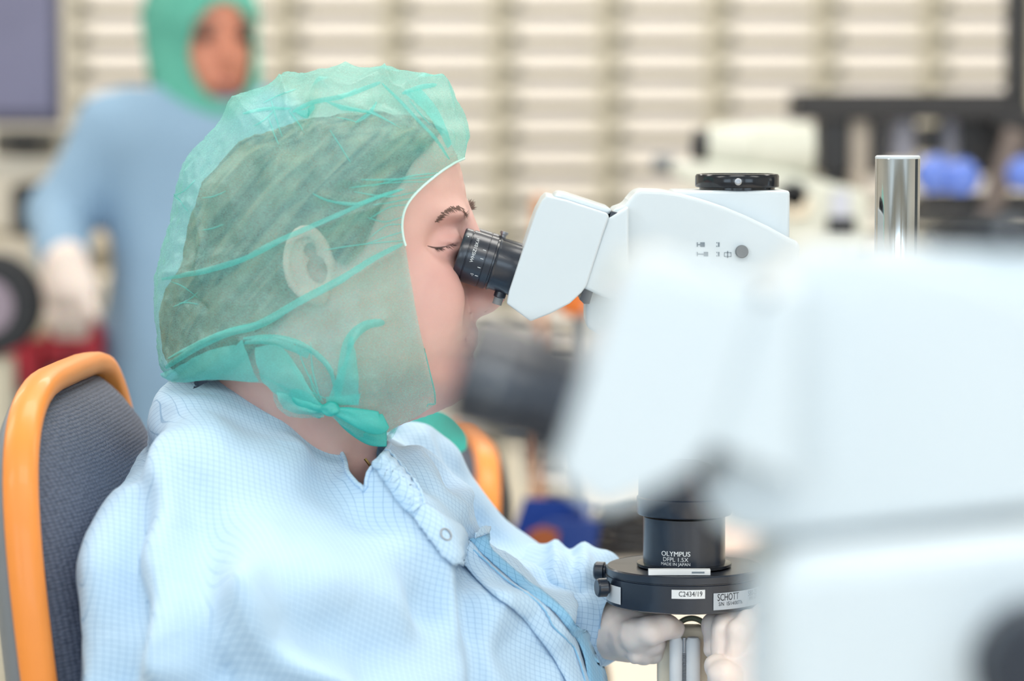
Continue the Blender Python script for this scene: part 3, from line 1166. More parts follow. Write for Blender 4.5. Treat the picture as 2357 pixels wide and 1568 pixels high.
hair_hull = [(930, 262), (996, 276), (1038, 312), (1060, 360), (1070, 420), (1074, 600), (1080, 800), (1060, 920), (930, 980), (700, 1000), (520, 930), (450, 880), (392, 850), (374, 800), (368, 720), (385, 660), (420, 610), (436, 520),
             (462, 420), (552, 322), (696, 276), (840, 258)]
fl2 = Field((at(340, 0).x, -0.10, at(0, 1000).z), (at(1100, 0).x, 0.10, at(0, 200).z), 0.0024)
fh = fl2.inflate(atxz(hair_hull), 0.0795, 0.083)
V, Q = fl2.mesh(fh)
N = vnormals(V, Q)
th = math.radians(-52)
u = V[:, 0] * math.cos(th) - V[:, 2] * math.sin(th)
V = V + N * (0.0016 * vnoise(np.stack([u, V[:, 1], V[:, 0] * math.sin(th) + V[:, 2] * math.cos(th)], 1) * np.array([0.12, 0.6, 1.0]), 160)[:, None])
hair_reg = atxz(Y=-0.068, pts=[(1010, 300), (985, 340), (950, 372), (925, 420), (880, 470), (860, 520), (838, 575), (800, 610), (776, 600), (752, 556), (716, 534), (684, 552), (668, 600), (676, 660), (690, 690), (640, 740), (590, 800), (548, 846), (500, 872), (440, 880), (380, 880), (300, 860), (300, 200), (1000, 180), (1060, 300)])
g = poly_sdf(hair_reg, V[:, 0], V[:, 2])
V, T = clip(V, tris(Q), g)
mk('hair', (V, T), M_hair, hd, sharp=0, label='dark brown hair swept back under the hood')

# --- nonwoven hood
M_hood = bpy.data.materials.new('green_nonwoven')
M_hood.use_nodes = True


def hood_nodes(m_, op_lo, op_hi, c0, c1):
    t_ = NT(m_)
    t_.n.remove(t_.n['Principled BSDF'])
    out = t_.n['Material Output']
    co = t_.add('ShaderNodeTexCoord')
    mp = t_.add('ShaderNodeMapping')
    mp.inputs['Scale'].default_value = (900, 900, 2200)
    mp.inputs['Rotation'].default_value = (0, 0.5, 0)
    t_.link(co.outputs['Object'], mp.inputs['Vector'])
    n1 = t_.add('ShaderNodeTexNoise', i_Scale=1.0, i_Detail=3.0, i_Distortion=1.2)
    t_.link(mp.outputs['Vector'], n1.inputs['Vector'])
    n2 = t_.add('ShaderNodeTexNoise', i_Scale=120.0, i_Detail=3.0)
    t_.link(co.outputs['Object'], n2.inputs['Vector'])
    ad = t_.add('ShaderNodeMath', operation='MULTIPLY_ADD')
    t_.link(n1.outputs['Fac'], ad.inputs[0])
    ad.inputs[1].default_value = 0.75
    md = t_.add('ShaderNodeMath', operation='MULTIPLY')
    t_.link(n2.outputs['Fac'], md.inputs[0])
    md.inputs[1].default_value = 0.25
    t_.link(md.outputs[0], ad.inputs[2])
    mr = t_.add('ShaderNodeMapRange')
    mr.inputs['From Min'].default_value = 0.32
    mr.inputs['From Max'].default_value = 0.68
    mr.inputs['To Min'].default_value = op_lo
    mr.inputs['To Max'].default_value = op_hi
    t_.link(ad.outputs[0], mr.inputs['Value'])
    df = t_.add('ShaderNodeBsdfDiffuse')
    df.inputs['Color'].default_value = c0
    tl = t_.add('ShaderNodeBsdfTranslucent')
    tl.inputs['Color'].default_value = c1
    mx = t_.add('ShaderNodeMixShader')
    mx.inputs[0].default_value = 0.45
    t_.link(df.outputs[0], mx.inputs[1])
    t_.link(tl.outputs[0], mx.inputs[2])
    tr = t_.add('ShaderNodeBsdfTransparent')
    tr.inputs['Color'].default_value = (0.90, 1.0, 0.98, 1)
    m2 = t_.add('ShaderNodeMixShader')
    t_.link(mr.outputs[0], m2.inputs[0])
    t_.link(tr.outputs[0], m2.inputs[1])
    t_.link(mx.outputs[0], m2.inputs[2])
    gl = t_.add('ShaderNodeBsdfGlossy', i_Roughness=0.45)
    gl.inputs['Color'].default_value = (0.9, 1, 0.97, 1)
    m3 = t_.add('ShaderNodeMixShader')
    m3.inputs[0].default_value = 0.05
    t_.link(m2.outputs[0], m3.inputs[1])
    t_.link(gl.outputs[0], m3.inputs[2])
    t_.link(m3.outputs[0], out.inputs['Surface'])
    bp = t_.add('ShaderNodeBump', i_Strength=0.35, i_Distance=0.0006)
    t_.link(ad.outputs[0], bp.inputs['Height'])
    t_.link(bp.outputs['Normal'], df.inputs['Normal'])


hood_nodes(M_hood, 0.18, 0.54, rgb(170, 236, 230), rgb(130, 230, 222))
M_hood2 = bpy.data.materials.new('green_nonwoven_folded')
M_hood2.use_nodes = True
hood_nodes(M_hood2, 0.42, 0.72, rgb(124, 226, 220), rgb(104, 230, 222))
M_hood4 = bpy.data.materials.new('green_nonwoven_gathered')
M_hood4.use_nodes = True
hood_nodes(M_hood4, 0.72, 0.92, rgb(84, 214, 206), rgb(90, 228, 218))

edge_px = [(1070, 364), (1050, 374), (1022, 392), (996, 412), (966, 438), (944, 464), (932, 490), (928, 520), (931, 548), (936, 566), (942, 610), (950, 656), (958, 706), (968, 756), (978, 800), (988, 842), (997, 880), (1003, 910), (1003, 945)]
hull_px = [(1063, 366), (1072, 342), (1071, 310), (1064, 284), (1055, 256), (1044, 230), (1032, 208), (1014, 190), (985, 177), (930, 163), (870, 155), (800, 152), (740, 157), (690, 170), (640, 184), (580, 208), (527, 233), (512, 262), (486, 300),
           (460, 335), (435, 365), (413, 400), (407, 440), (397, 490), (380, 545), (367, 590), (361, 640), (356, 690), (361, 750), (366, 830), (382, 872), (420, 920), (500, 1010), (620, 1080), (800, 1120), (930, 1090), (1010, 1020), (1040, 960), (1066, 900), (1088, 840),
           (1098, 780), (1092, 730), (1078, 690), (1068, 600), (1070, 520), (1082, 490), (1080, 440), (1072, 400)]
hem_px = [(340, 858), (384, 862), (396, 875), (440, 873), (520, 872), (560, 872), (608, 876), (622, 884), (632, 900), (632, 918), (642, 936), (668, 955), (700, 959), (742, 960), (747, 948), (765, 955), (790, 978), (820, 1000), (851, 1026), (870, 1028), (884, 1025), (905, 1010), (918, 983), (930, 978), (965, 962), (1003, 938)]
fl3 = Field((at(330, 0).x, -0.112, at(0, 1140).z), (at(1120, 0).x, 0.112, at(0, 130).z), 0.0015)
faceP = np.vstack([atxy([(x, y, -0.052 * min(1.0, (k / 6.0) ** 0.6)) for k, (x, y) in enumerate(edge_px)]), atxz([(1400, 945), (1400, 340), (1080, 340)])])
dface = poly_sdf(faceP, fl3.x2, fl3.z2)
Wc = 0.0785 + 0.0175 * sstep(dface, 0.0, 0.06)
Wc = Wc - 0.012 * sstep(-fl3.z2, -at(0, 760).z, -at(0, 960).z)
fc = fl3.inflate(atxz(hull_px), Wc, 0.084, soft=4)
fc = smin(fc, head_sdf(fl3) - 0.0020, 0.006)
V, Q = fl3.mesh(fc)
N = vnormals(V, Q)
near = V[:, 1] < 0.02
dsp = 0.0014 * vnoise(V, 45, 1) + 0.0005 * vnoise(V, 120, 2) - 0.0018 * np.abs(vnoise(V, 34, 7)) - 0.0012 * np.abs(vnoise(V, 75, 8))
back = sstep(-V[:, 0], -at(560, 0).x, -at(420, 0).x)
dsp += back * 0.0012 * vnoise(V, 200, 3)
# crisp creases: (pixel line, height, width in mm)
creases = [
    ([(527, 233), (560, 258), (590, 278), (616, 296)], 0.0040, 5), ([(616, 296), (650, 270), (680, 262), (700, 258)], -0.004, 6), ([(637, 184), (650, 212), (664, 240), (668, 262), (682, 296)], 0.005, 5),
    ([(672, 254), (720, 232), (742, 224), (800, 214), (850, 196), (876, 188)], 0.005, 6), ([(742, 226), (790, 252), (846, 258), (930, 296), (992, 320)], 0.006, 7), ([(742, 226), (734, 262), (728, 296)], 0.003, 6),
    ([(876, 188), (916, 226), (950, 262), (1000, 318), (1030, 364)], 0.005, 5), ([(960, 206), (1000, 250), (1036, 330), (1052, 366)], 0.004, 5), ([(924, 216), (966, 200), (1000, 192)], 0.004, 5), ([(780, 150), (770, 180), (760, 222)], 0.003, 6),
    ([(860, 238), (846, 258), (815, 276)], -0.004, 6), ([(1010, 200), (1030, 250), (1046, 310), (1056, 360)], 0.003, 5), ([(700, 270), (690, 300), (705, 250)], -0.005, 7),
    ([(412, 405), (440, 380), (470, 350)], 0.003, 5), ([(405, 480), (430, 470), (450, 478)], 0.003, 5), ([(460, 440), (456, 520), (466, 600), (470, 640)], 0.0022, 3), ([(376, 650), (440, 610), (520, 580)], 0.002, 4),
    ([(1020, 400), (960, 410), (900, 412), (830, 414)], 0.0022, 4), ([(1000, 425), (940, 440), (860, 460), (800, 466), (740, 456)], 0.003, 4), ([(960, 450), (900, 460), (830, 480)], 0.0025, 5),
    ([(930, 566), (870, 600), (800, 640), (720, 686), (640, 730), (560, 752), (470, 790), (384, 842)], 0.0035, 5), ([(380, 636), (470, 627), (540, 600), (620, 566), (700, 540), (780, 500), (860, 470)], 0.004, 5),
    ([(390, 700), (420, 690), (470, 700)], -0.004, 6), ([(372, 668), (410, 650), (400, 690), (372, 700)], 0.003, 4), ([(880, 738), (830, 752), (800, 790), (790, 840)], 0.003, 5), ([(900, 900), (860, 870), (820, 860)], 0.0015, 4),
    ([(560, 780), (640, 776), (720, 800), (780, 860)], 0.003, 5), ([(816, 780), (822, 860), (826, 930)], 0.0035, 4),
]
nd = vnoise(V, 70, 9) * 0.0022
for px, hgt, wid in creases:
    d = line_dist(atxz(px, -0.075), V[:, 0] + nd, V[:, 2] + nd)
    wd = 0.8 * wid * 0.001
    dsp += near * 1.5 * hgt * (0.75 * np.exp(-(d / wd) ** 1.1) + 0.25 * np.exp(-(d / (2.6 * wd)) ** 2))
rimf = sstep(poly_sdf(faceP, V[:, 0], V[:, 2]), 0.0, 0.012)
V = V + N * (dsp * (0.15 + 0.85 * rimf))[:, None]
g1 = -poly_sdf(faceP, V[:, 0], V[:, 2])
hemP = atxy([(x, y, -0.066 * sstep(np.float64(x), 380, 480)) for x, y in hem_px] + [(1400, 900, 0), (1400, 1400, 0), (340, 1400, 0)])
wob = 0.0008 * vnoise(V, 90, 4)
g2 = -poly_sdf(hemP, V[:, 0], V[:, 2]) + wob
V, T = clip(V, tris(Q), np.maximum(g1, g2))
CB = bvh(V, T)
hood = mk('hood', (V, T), M_hood, person, sharp=0, label='translucent mint green nonwoven hood')


def strip(A, B, n, mm, prof, name, matl, parent, b=None, label=None, base=0.0006, world_fn=None):
    bb = CB if b is None else b

    def fn(p, s, tt):
        q, nn = cast(bb, p[0], p[1])
        return q + nn * (base + prof(s, tt))
    return mk(name, grid2(A, B, n, mm, fn), matl, parent, sharp=0, label=label)


def offs(px, w0, w1=None):
    P = spline(px, len(px) * 3)
    out, out2 = [], []
    for i in range(len(P)):
        d = P[min(i + 1, len(P) - 1)] - P[max(i - 1, 0)]
        d = d / (np.linalg.norm(d) + 1e-9)
        s = i / (len(P) - 1)
        w = (w0 if w1 is None else w0 + (w1 - w0) * s) * (0.35 + 0.65 * math.sin(PI * min(max(s, 0.0), 1)) ** 0.5)
        out.append(P[i] + np.array([d[1], -d[0]]) * w / 2)
        out2.append(P[i] - np.array([d[1], -d[0]]) * w / 2)
    return out, out2


ridge = lambda h, q=0.16: (lambda s, tt: q * h * math.sin(PI * tt) * (0.3 + 0.7 * math.sin(PI * s) ** 0.5))
folds = [
    ([(374, 642), (430, 632), (480, 622), (560, 596), (640, 556), (700, 530), (780, 494), (850, 462), (925, 436)], 13, 0.0026),
    ([(382, 846), (440, 808), (520, 768), (600, 746), (690, 694), (780, 646), (860, 596), (926, 562)], 18, 0.0026),
    ([(388, 826), (440, 798), (500, 770), (560, 752), (600, 744)], 7, 0.002),
    ([(930, 436), (880, 452), (820, 470), (760, 462), (720, 446)], 6, 0.0018),
    ([(1012, 404), (960, 410), (890, 414), (830, 414)], 4.5, 0.0014),
    ([(672, 258), (720, 236), (790, 222), (840, 204), (876, 190)], 12, 0.002),
    ([(880, 192), (920, 232), (960, 276), (1004, 322), (1034, 366)], 8, 0.002),
    ([(818, 284), (850, 262), (866, 236)], 9, 0.002),
    ([(926, 216), (966, 202), (1004, 196)], 12, 0.002),
    ([(560, 262), (610, 252), (668, 250)], 8, 0.0016),
    ([(884, 742), (840, 750), (806, 782), (790, 838), (774, 930)], 24, 0.0025),
    ([(560, 780), (630, 776), (700, 796), (760, 850), (776, 930)], 12, 0.003),
]
for px, w, hgt in folds:
    A, B = offs(px, w * 0.95)
    strip(A, B, 44, 7, ridge(hgt), 'hood_fold', M_hood2, hood)
patches = [
    ([(812, 776), (818, 830), (824, 880), (828, 932)], [(804, 780), (788, 840), (766, 890), (752, 928)]),
    ([(830, 905), (826, 930)], [(750, 912), (752, 934)]),
    ([(566, 784), (620, 778), (670, 790), (716, 806)], [(560, 790), (620, 792), (668, 806), (708, 824)]),
    ([(684, 262), (706, 274), (728, 250)], [(676, 256), (700, 252), (726, 238)]),
    ([(786, 254), (850, 262), (930, 298)], [(742, 230), (800, 244), (860, 256)]),
    ([(966, 204), (1004, 250), (1040, 330)], [(930, 214), (980, 262), (1030, 340)]),
]
for A, B in patches:
    strip(A, B, 30, 10, lambda s, tt: 0.0004 + 0.0010 * math.sin(PI * tt) * math.sin(PI * s), 'hood_fold', M_hood2, hood)
rr_ = random.Random(5)
fine = []
for k in range(9):                       # pleats gathered at the face edge
    y0 = 396 + 20 * k + rr_.uniform(-5, 5)
    x0 = np.interp(y0, [370, 412, 438, 490, 560, 600], [1052, 996, 966, 932, 936, 942]) - 6
    L_ = rr_.uniform(60, 190)
    fine.append(([(x0, y0), (x0 - L_ * 0.5, y0 + rr_.uniform(2, 14)), (x0 - L_, y0 + rr_.uniform(-4, 34))], 3.2))
for k in range(8):                       # pleats fanning from the knot
    a = math.radians(rr_.uniform(100, 172))
    L_ = rr_.uniform(60, 170)
    x0, y0 = 744 + rr_.uniform(-12, 8), 925 + rr_.uniform(-8, 4)
    fine.append(([(x0, y0), (x0 + 0.5 * L_ * math.cos(a) - 6, y0 - 0.5 * L_ * math.sin(a)), (x0 + L_ * math.cos(a), y0 - L_ * math.sin(a))], 3.4))
for k in range(7):                      # crumples at the back
    x0, y0 = rr_.uniform(385, 470), rr_.uniform(430, 720)
    a = rr_.uniform(-0.9, 0.9)
    L_ = rr_.uniform(25, 80)
    fine.append(([(x0, y0), (x0 + L_ * 0.5 * math.cos(a), y0 + L_ * 0.5 * math.sin(a) + rr_.uniform(-5, 5)), (x0 + L_ * math.cos(a), y0 + L_ * math.sin(a))], 2.6))
for k in range(9):                      # crumples on the crown
    x0, y0 = rr_.uniform(560, 1000), rr_.uniform(190, 300)
    a = rr_.uniform(-0.7, 1.3)
    L_ = rr_.uniform(30, 90)
    fine.append(([(x0, y0), (x0 + L_ * 0.5 * math.cos(a), y0 + L_ * 0.5 * math.sin(a) + rr_.uniform(-6, 6)), (x0 + L_ * math.cos(a), y0 + L_ * math.sin(a))], 3.0))
for px, w in fine:
    A, B = offs(px, w)
    strip(A, B, 18, 4, ridge(0.0016), 'hood_fold', M_hood2, hood)
# white stitched rim round the face opening
M_rim = mat('white_hood_edging', rgb(214, 240, 232), 0.7, vary=0.03)
pts = []
for x, y in spline(edge_px[:10], 40):
    q, nn = cast(CB, x - 3, y)
    pts.append(q + nn * 0.0006)
mk('hood_edging', tube(pts, 0.0009, 6), M_rim, hood)
pts = [cast(CB, x - 2, y)[0] for x, y in spline(edge_px[9:], 40)]
mk('hood_edging', tube(pts, 0.0004, 6), M_hood2, hood)
# hem band, doubled cloth from the nape to the knot, and the knot with its tails
hem_fold = [
    ([(384, 848), (440, 824), (500, 800), (560, 784)], [(398, 874), (450, 873), (520, 872), (598, 871)]),
    ([(590, 795), (640, 790), (690, 850), (742, 930)], [(600, 868), (640, 905), (690, 940), (748, 950)]),
    ([(636, 893), (680, 905), (720, 928), (748, 934)], [(652, 936), (690, 949), (720, 955), (748, 957)]),
]
for A, B in hem_fold:
    strip(A, B, 26, 10, lambda s, tt: 0.0018 + 0.0030 * math.sin(PI * tt) + 0.0016 * math.sin(9 * s + 6 * tt), 'hood_fold', M_hood2, hood, label='doubled green hem')


def blob(px, Y0, Y1, name, seed):
    """Gathered tail of cloth: a crumpled flat tube along a pixel path."""
    P = spline(px, 26)
    rows = []
    for i, (x, y, w, dep) in enumerate(P):
        s = i / 25
        d = P[min(i + 1, 25)][:2] - P[max(i - 1, 0)][:2]
        d = d / np.linalg.norm(d)
        nrm = np.array([-d[1], d[0]])
        row = []
        for k in range(20):
            a = 2 * PI * k / 20
            wob_ = 1 + 0.22 * math.sin(3 * a + 5 * s + seed) + 0.12 * math.sin(5 * a - 9 * s + seed)
            off = nrm * (w / 2 * math.cos(a) * (0.9 + 0.1 * wob_))
            q = at(x + off[0], y + off[1], Y0 + (Y1 - Y0) * s)
            q.y += dep / PXM * math.sin(a) * wob_
            row.append(q)
        rows.append(row)
    V_ = np.array([tuple(q) for r in rows for q in r])
    F_ = []
    for i in range(25):
        for k in range(20):
            k2 = (k + 1) % 20
            F_.append((i * 20 + k, i * 20 + k2, (i + 1) * 20 + k2, (i + 1) * 20 + k))
    F_.append(tuple(range(20)))
    F_.append(tuple(25 * 20 + k for k in reversed(range(20))))
    return mk(name, (V_, F_), M_hood4, hood, sharp=0, label='knotted green tie of the hood' if name == 'tie_knot' else None)


kq, kn = cast(CB, 748, 940)
ky = kq.y
blob([(738, 940, 14, 10), (752, 942, 30, 14), (766, 942, 34, 16), (780, 946, 16, 10)], ky - 0.004, ky - 0.006, 'tie_knot', 1)
blob([(764, 944, 14, 8), (800, 954, 34, 10), (840, 968, 50, 12), (872, 974, 52, 10), (888, 968, 34, 5)], ky - 0.006, ky + 0.004, 'tie_tail', 2)
blob([(766, 948, 10, 6), (800, 978, 26, 8), (850, 1004, 40, 9), (890, 1006, 44, 6)], ky + 0.004, ky + 0.018, 'tie_tail', 4)
blob([(668, 902, 16, 8), (690, 916, 40, 10), (720, 934, 34, 10), (748, 942, 14, 8)], ky - 0.002, ky - 0.004, 'tie_tail', 3)
blob([(905, 985, 30, 10), (950, 985, 80, 16), (1000, 1000, 110, 18), (1040, 1020, 80, 14), (1058, 1044, 34, 6)], 0.10, 0.26, 'tie_tail', 6)
# ------------------------------------------------------------------ gown
def gown_mat(name, base, line, sp=0.0044):
    m_ = bpy.data.materials.new(name)
    m_.use_nodes = True
    t_ = NT(m_)
    p_ = t_.n['Principled BSDF']
    uv = t_.add('ShaderNodeUVMap')
    sx = t_.add('ShaderNodeSeparateXYZ')
    t_.link(uv.outputs[0], sx.inputs[0])
    ms = []
    for k in (0, 1):
        a = t_.add('ShaderNodeMath', operation='DIVIDE')
        t_.link(sx.outputs[k], a.inputs[0])
        a.inputs[1].default_value = sp
        b = t_.add('ShaderNodeMath', operation='FRACT')
        t_.link(a.outputs[0], b.inputs[0])
        c = t_.add('ShaderNodeMath', operation='LESS_THAN')
        t_.link(b.outputs[0], c.inputs[0])
        c.inputs[1].default_value = 0.088
        ms.append(c)
    mx = t_.add('ShaderNodeMath', operation='MAXIMUM')
    t_.link(ms[0].outputs[0], mx.inputs[0])
    t_.link(ms[1].outputs[0], mx.inputs[1])
    mc = t_.add('ShaderNodeMix', data_type='RGBA')
    t_.link(mx.outputs[0], mc.inputs['Factor'])
    mc.inputs[6].default_value = base
    mc.inputs[7].default_value = line
    t_.link(mc.outputs[2], p_.inputs['Base Color'])
    p_.inputs['Roughness'].default_value = 0.62
    p_.inputs['Specular IOR Level'].default_value = 0.3
    p_.inputs['Sheen Weight'].default_value = 0.15
    co = t_.add('ShaderNodeTexCoord')
    nz = t_.add('ShaderNodeTexNoise', i_Scale=700.0, i_Detail=2.0)
    t_.link(co.outputs['Object'], nz.inputs['Vector'])
    n2 = t_.add('ShaderNodeTexNoise', i_Scale=28.0, i_Detail=3.0, i_Distortion=0.6)
    t_.link(co.outputs['Object'], n2.inputs['Vector'])
    b1 = t_.add('ShaderNodeBump', i_Strength=0.15, i_Distance=0.0006)
    t_.link(nz.outputs['Fac'], b1.inputs['Height'])
    b2 = t_.add('ShaderNodeBump', i_Strength=0.25, i_Distance=0.012)
    t_.link(n2.outputs['Fac'], b2.inputs['Height'])
    t_.link(b1.outputs['Normal'], b2.inputs['Normal'])
    t_.link(b2.outputs['Normal'], p_.inputs['Normal'])
    return m_


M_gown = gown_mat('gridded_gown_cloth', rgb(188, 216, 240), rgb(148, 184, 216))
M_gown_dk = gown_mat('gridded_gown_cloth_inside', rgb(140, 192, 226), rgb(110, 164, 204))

torso_px = [(462, 886), (520, 868), (620, 900), (720, 940), (800, 985), (860, 1010), (905, 1018), (955, 1038), (1000, 1062), (1048, 1100), (1088, 1150), (1120, 1195), (1160, 1236), (1200, 1272), (1250, 1312), (1300, 1384), (1345, 1456), (1366, 1512), (1388, 1580), (1420, 1700), (1440, 1900),
            (1300, 2040), (300, 2040), (290, 1800), (286, 1600), (284, 1480), (284, 1400), (286, 1310), (288, 1232), (292, 1150), (304, 1062), (328, 1000), (345, 955), (400, 922)]
fg = Field((at(120, 0).x, -0.34, at(0, 1760).z), (at(1480, 0).x, 0.30, at(0, 840).z), 0.0042)
xm = at(750, 0).x
yc = 0.015 - 0.22 * (fg.x2 - xm) * sstep(fg.x2, xm, at(1000, 0).x)
Wt = 0.162 + 0.020 * sstep(-fg.z2, -at(0, 1000).z, -at(0, 1220).z) + 0.015 * sstep(-fg.z2, -at(0, 1100).z, -at(0, 1500).z)
ft = fg.inflate(atxz(torso_px), Wt, 0.165, yc=yc)
pa = lambda x, y, Y: tuple(at(x, y, Y))
arm_n = smin(fg.cap(pa(500, 1310, -0.105), pa(600, 1540, -0.185), 0.072, 0.088), fg.cap(pa(600, 1540, -0.185), pa(780, 1900, -0.22), 0.086, 0.080), 0.04)
ft = smin(ft, arm_n, 0.05)
ft = smin(ft, smin(fg.cap(pa(432, 1185, -0.12), pa(384, 1370, -0.160), 0.036, 0.042), fg.cap(pa(384, 1370, -0.160), pa(362, 1640, -0.175), 0.042, 0.044), 0.02), 0.04)
arm_f = smin(fg.cap(pa(930, 1140, 0.12), pa(1130, 1400, 0.16), 0.058, 0.052), fg.cap(pa(1130, 1400, 0.16), pa(1250, 1400, 0.12), 0.05, 0.044), 0.03)
ft = smin(ft, arm_f, 0.03)
V, Q = fg.mesh(ft)
N = vnormals(V, Q)
dsp = 0.0045 * vnoise(V, 11, 1) + 0.0022 * vnoise(V, 26, 2)
gfolds = [  # pixel line, height mm, width mm
    ([(830, 1120), (900, 1240), (960, 1330), (1010, 1420), (1044, 1500), (1052, 1600)], 7, 12), ([(860, 1180), (930, 1300), (985, 1400), (1000, 1560)], 5, 20),
    ([(1075, 1300), (1050, 1400), (1060, 1500), (1070, 1600)], -8, 12),
    ([(600, 1300), (690, 1400), (760, 1460), (840, 1520), (900, 1575)], 9, 14), ([(700, 1390), (800, 1392), (900, 1440)], -9, 26), ([(560, 1480), (700, 1520), (800, 1570)], -6, 22),
    ([(360, 1080), (400, 1180), (420, 1300), (430, 1450)], 6, 16), ([(310, 1090), (320, 1200), (330, 1340), (320, 1500)], -7, 14), ([(290, 1150), (270, 1300), (280, 1420), (260, 1560)], 6, 12), ([(480, 1200), (470, 1330), (520, 1460), (500, 1600)], -6, 20),
    ([(420, 960), (520, 985), (620, 1010)], 4, 18), ([(560, 1040), (680, 1030), (780, 1070)], -4, 22), ([(346, 960), (400, 1000), (520, 1060), (640, 1100)], 5, 16),
    ([(980, 1060), (1010, 1110), (1040, 1150), (1090, 1180)], -7, 10), ([(960, 1090), (1000, 1160), (1060, 1200)], 5, 10), ([(1150, 1420), (1220, 1420), (1290, 1470)], 6, 10), ([(1120, 1330), (1180, 1390), (1260, 1410)], -4, 12),
    ([(960, 1230), (1010, 1320), (1090, 1400)], 4, 12), ([(1180, 1480), (1240, 1540), (1260, 1600)], -5, 12), ([(200, 1330), (260, 1240), (330, 1120)], 4, 12),
]
nd = vnoise(V, 24, 9) * 0.006
near = sstep(-V[:, 1], -0.16, -0.02)
for px, hgt, wid in gfolds:
    Pm = atxz(px, -0.14)
    d = line_dist(Pm, V[:, 0] + nd, V[:, 2] + nd)
    dsp += near * 2.3 * hgt * 0.001 * np.exp(-(d / (wid * 0.001)) ** 2)
V = V + N * dsp[:, None]
neckP = atxy([(430, 760, 0), (458, 886, 0), (470, 884, -0.03), (520, 881, -0.085), (600, 928, -0.095), (700, 994, -0.095), (800, 1084, -0.075), (868, 1112, -0.035), (856, 1066, -0.01), (874, 1036, 0), (905, 1016, 0), (925, 900, 0)])
g = -poly_sdf(neckP, V[:, 0], V[:, 2])
V, T = clip(V, tris(Q), g)


def cloth_uv(V_, rot=0.22):
    w = 0.006 * np.stack([vnoise(V_, 9, 5), vnoise(V_, 9, 6)], 1)
    c_, s_ = math.cos(rot), math.sin(rot)
    u_ = V_[:, 0] * c_ - V_[:, 2] * s_ + 0.45 * V_[:, 1]
    v_ = V_[:, 0] * s_ + V_[:, 2] * c_ + 0.65 * V_[:, 1]
    return np.stack([u_ + w[:, 0], v_ + w[:, 1]], 1)


GB = bvh(V, T)
gown = mk('gown', (V, T), M_gown, person, sharp=0, uv=cloth_uv(V), label='pale blue gown of finely gridded cloth')


def gstrip(A, B, n, mm, off, name, m_, parent, b=GB, label=None):
    def fn(p, s, tt):
        q, nn = cast(b, p[0], p[1])
        return q + nn * off(s, tt)
    geo = grid2(A, B, n, mm, fn)
    o_ = mk(name, geo, m_, parent, sharp=0, uv=cloth_uv(np.asarray(geo[0]), 0.55), label=label)
    sd = o_.modifiers.new('thickness', 'SOLIDIFY')
    sd.thickness = 0.0008
    return o_


# neckline binding and facing, run along the cut edge itself
loops = boundary_loops(T)
GN = vnormals(V, T)
lp = [l for l in loops[:3] if np.mean(V[l][:, 2]) > at(0, 1250).z][0]
P_ = smooth_loop(V[lp], 4)
N_ = smooth_loop(GN[lp], 6)
keep = P_[::3]
mk('neck_binding', tube(keep + N_[::3] * 0.0006, 0.0017, 8, True), M_gown, gown, sharp=0, uv=cloth_uv(tube(keep, 0.0017, 8, True)[0]))
# turned-out far collar with a gathered edge
gstrip([(858, 1030), (890, 1052), (930, 1098), (962, 1140), (974, 1168)], [(850, 1062), (872, 1092), (900, 1130), (926, 1168), (952, 1196)], 60, 10,
       lambda s, tt: 0.0038 + 0.0035 * math.sin(PI * tt) + 0.0007 * math.sin(60 * s) * (1 - tt), 'collar', M_gown, gown, label='gathered far side collar of the gown')
mk('collar_edge', tube([cast(GB, x, y)[0] + cast(GB, x, y)[1] * (0.0042 + 0.0005 * math.sin(i * 1.9)) for i, (x, y) in enumerate(spline([(858, 1030), (890, 1052), (930, 1098), (962, 1140), (974, 1168)], 46))], 0.0011, 6), M_gown, gown)
# placket flap with the snap, and the long front edge
gstrip([(968, 1160), (1020, 1196), (1062, 1222), (1068, 1262), (1062, 1302)], [(952, 1192), (966, 1220), (990, 1250), (1016, 1284), (1040, 1304)], 30, 10, lambda s, tt: 0.0042 + 0.002 * math.sin(PI * tt), 'placket_flap', M_gown, gown, label='flap with a metal snap ring')
gstrip([(1073, 1241), (1111, 1285), (1196, 1358), (1264, 1407), (1303, 1454), (1333, 1513), (1352, 1575), (1362, 1640)], [(1054, 1300), (1088, 1330), (1136, 1376), (1200, 1424), (1236, 1470), (1278, 1530), (1300, 1580), (1310, 1650)], 60, 8, lambda s, tt: 0.0028 + 0.0014 * math.sin(PI * tt) + 0.0008 * math.sin(23 * s), 'placket', M_gown, gown, label='folded front placket')
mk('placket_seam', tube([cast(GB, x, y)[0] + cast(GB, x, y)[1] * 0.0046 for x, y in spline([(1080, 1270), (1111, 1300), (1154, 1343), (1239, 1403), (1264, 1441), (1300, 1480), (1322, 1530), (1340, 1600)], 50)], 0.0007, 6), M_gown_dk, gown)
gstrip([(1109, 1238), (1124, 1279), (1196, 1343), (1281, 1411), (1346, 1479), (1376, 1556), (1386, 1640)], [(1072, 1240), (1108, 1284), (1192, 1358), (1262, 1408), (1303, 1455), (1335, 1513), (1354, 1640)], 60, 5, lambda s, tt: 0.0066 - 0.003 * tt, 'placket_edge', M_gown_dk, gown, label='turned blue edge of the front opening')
gstrip([(1072, 1222), (1090, 1219), (1108, 1222)], [(1072, 1236), (1090, 1236), (1106, 1240)], 10, 5, lambda s, tt: 0.0078, 'placket_end', M_gown, gown)
q, nn = cast(GB, 1015, 1239)
x_, y_, a_ = frame(nn)
mk('snap_ring', tube([q + nn * 0.0062 + (x_ * math.cos(a) + y_ * math.sin(a)) * 0.0042 for a in np.linspace(0, 2 * PI, 29)[:-1]], 0.00055, 8, True), M_steel, gown, label='metal snap ring')
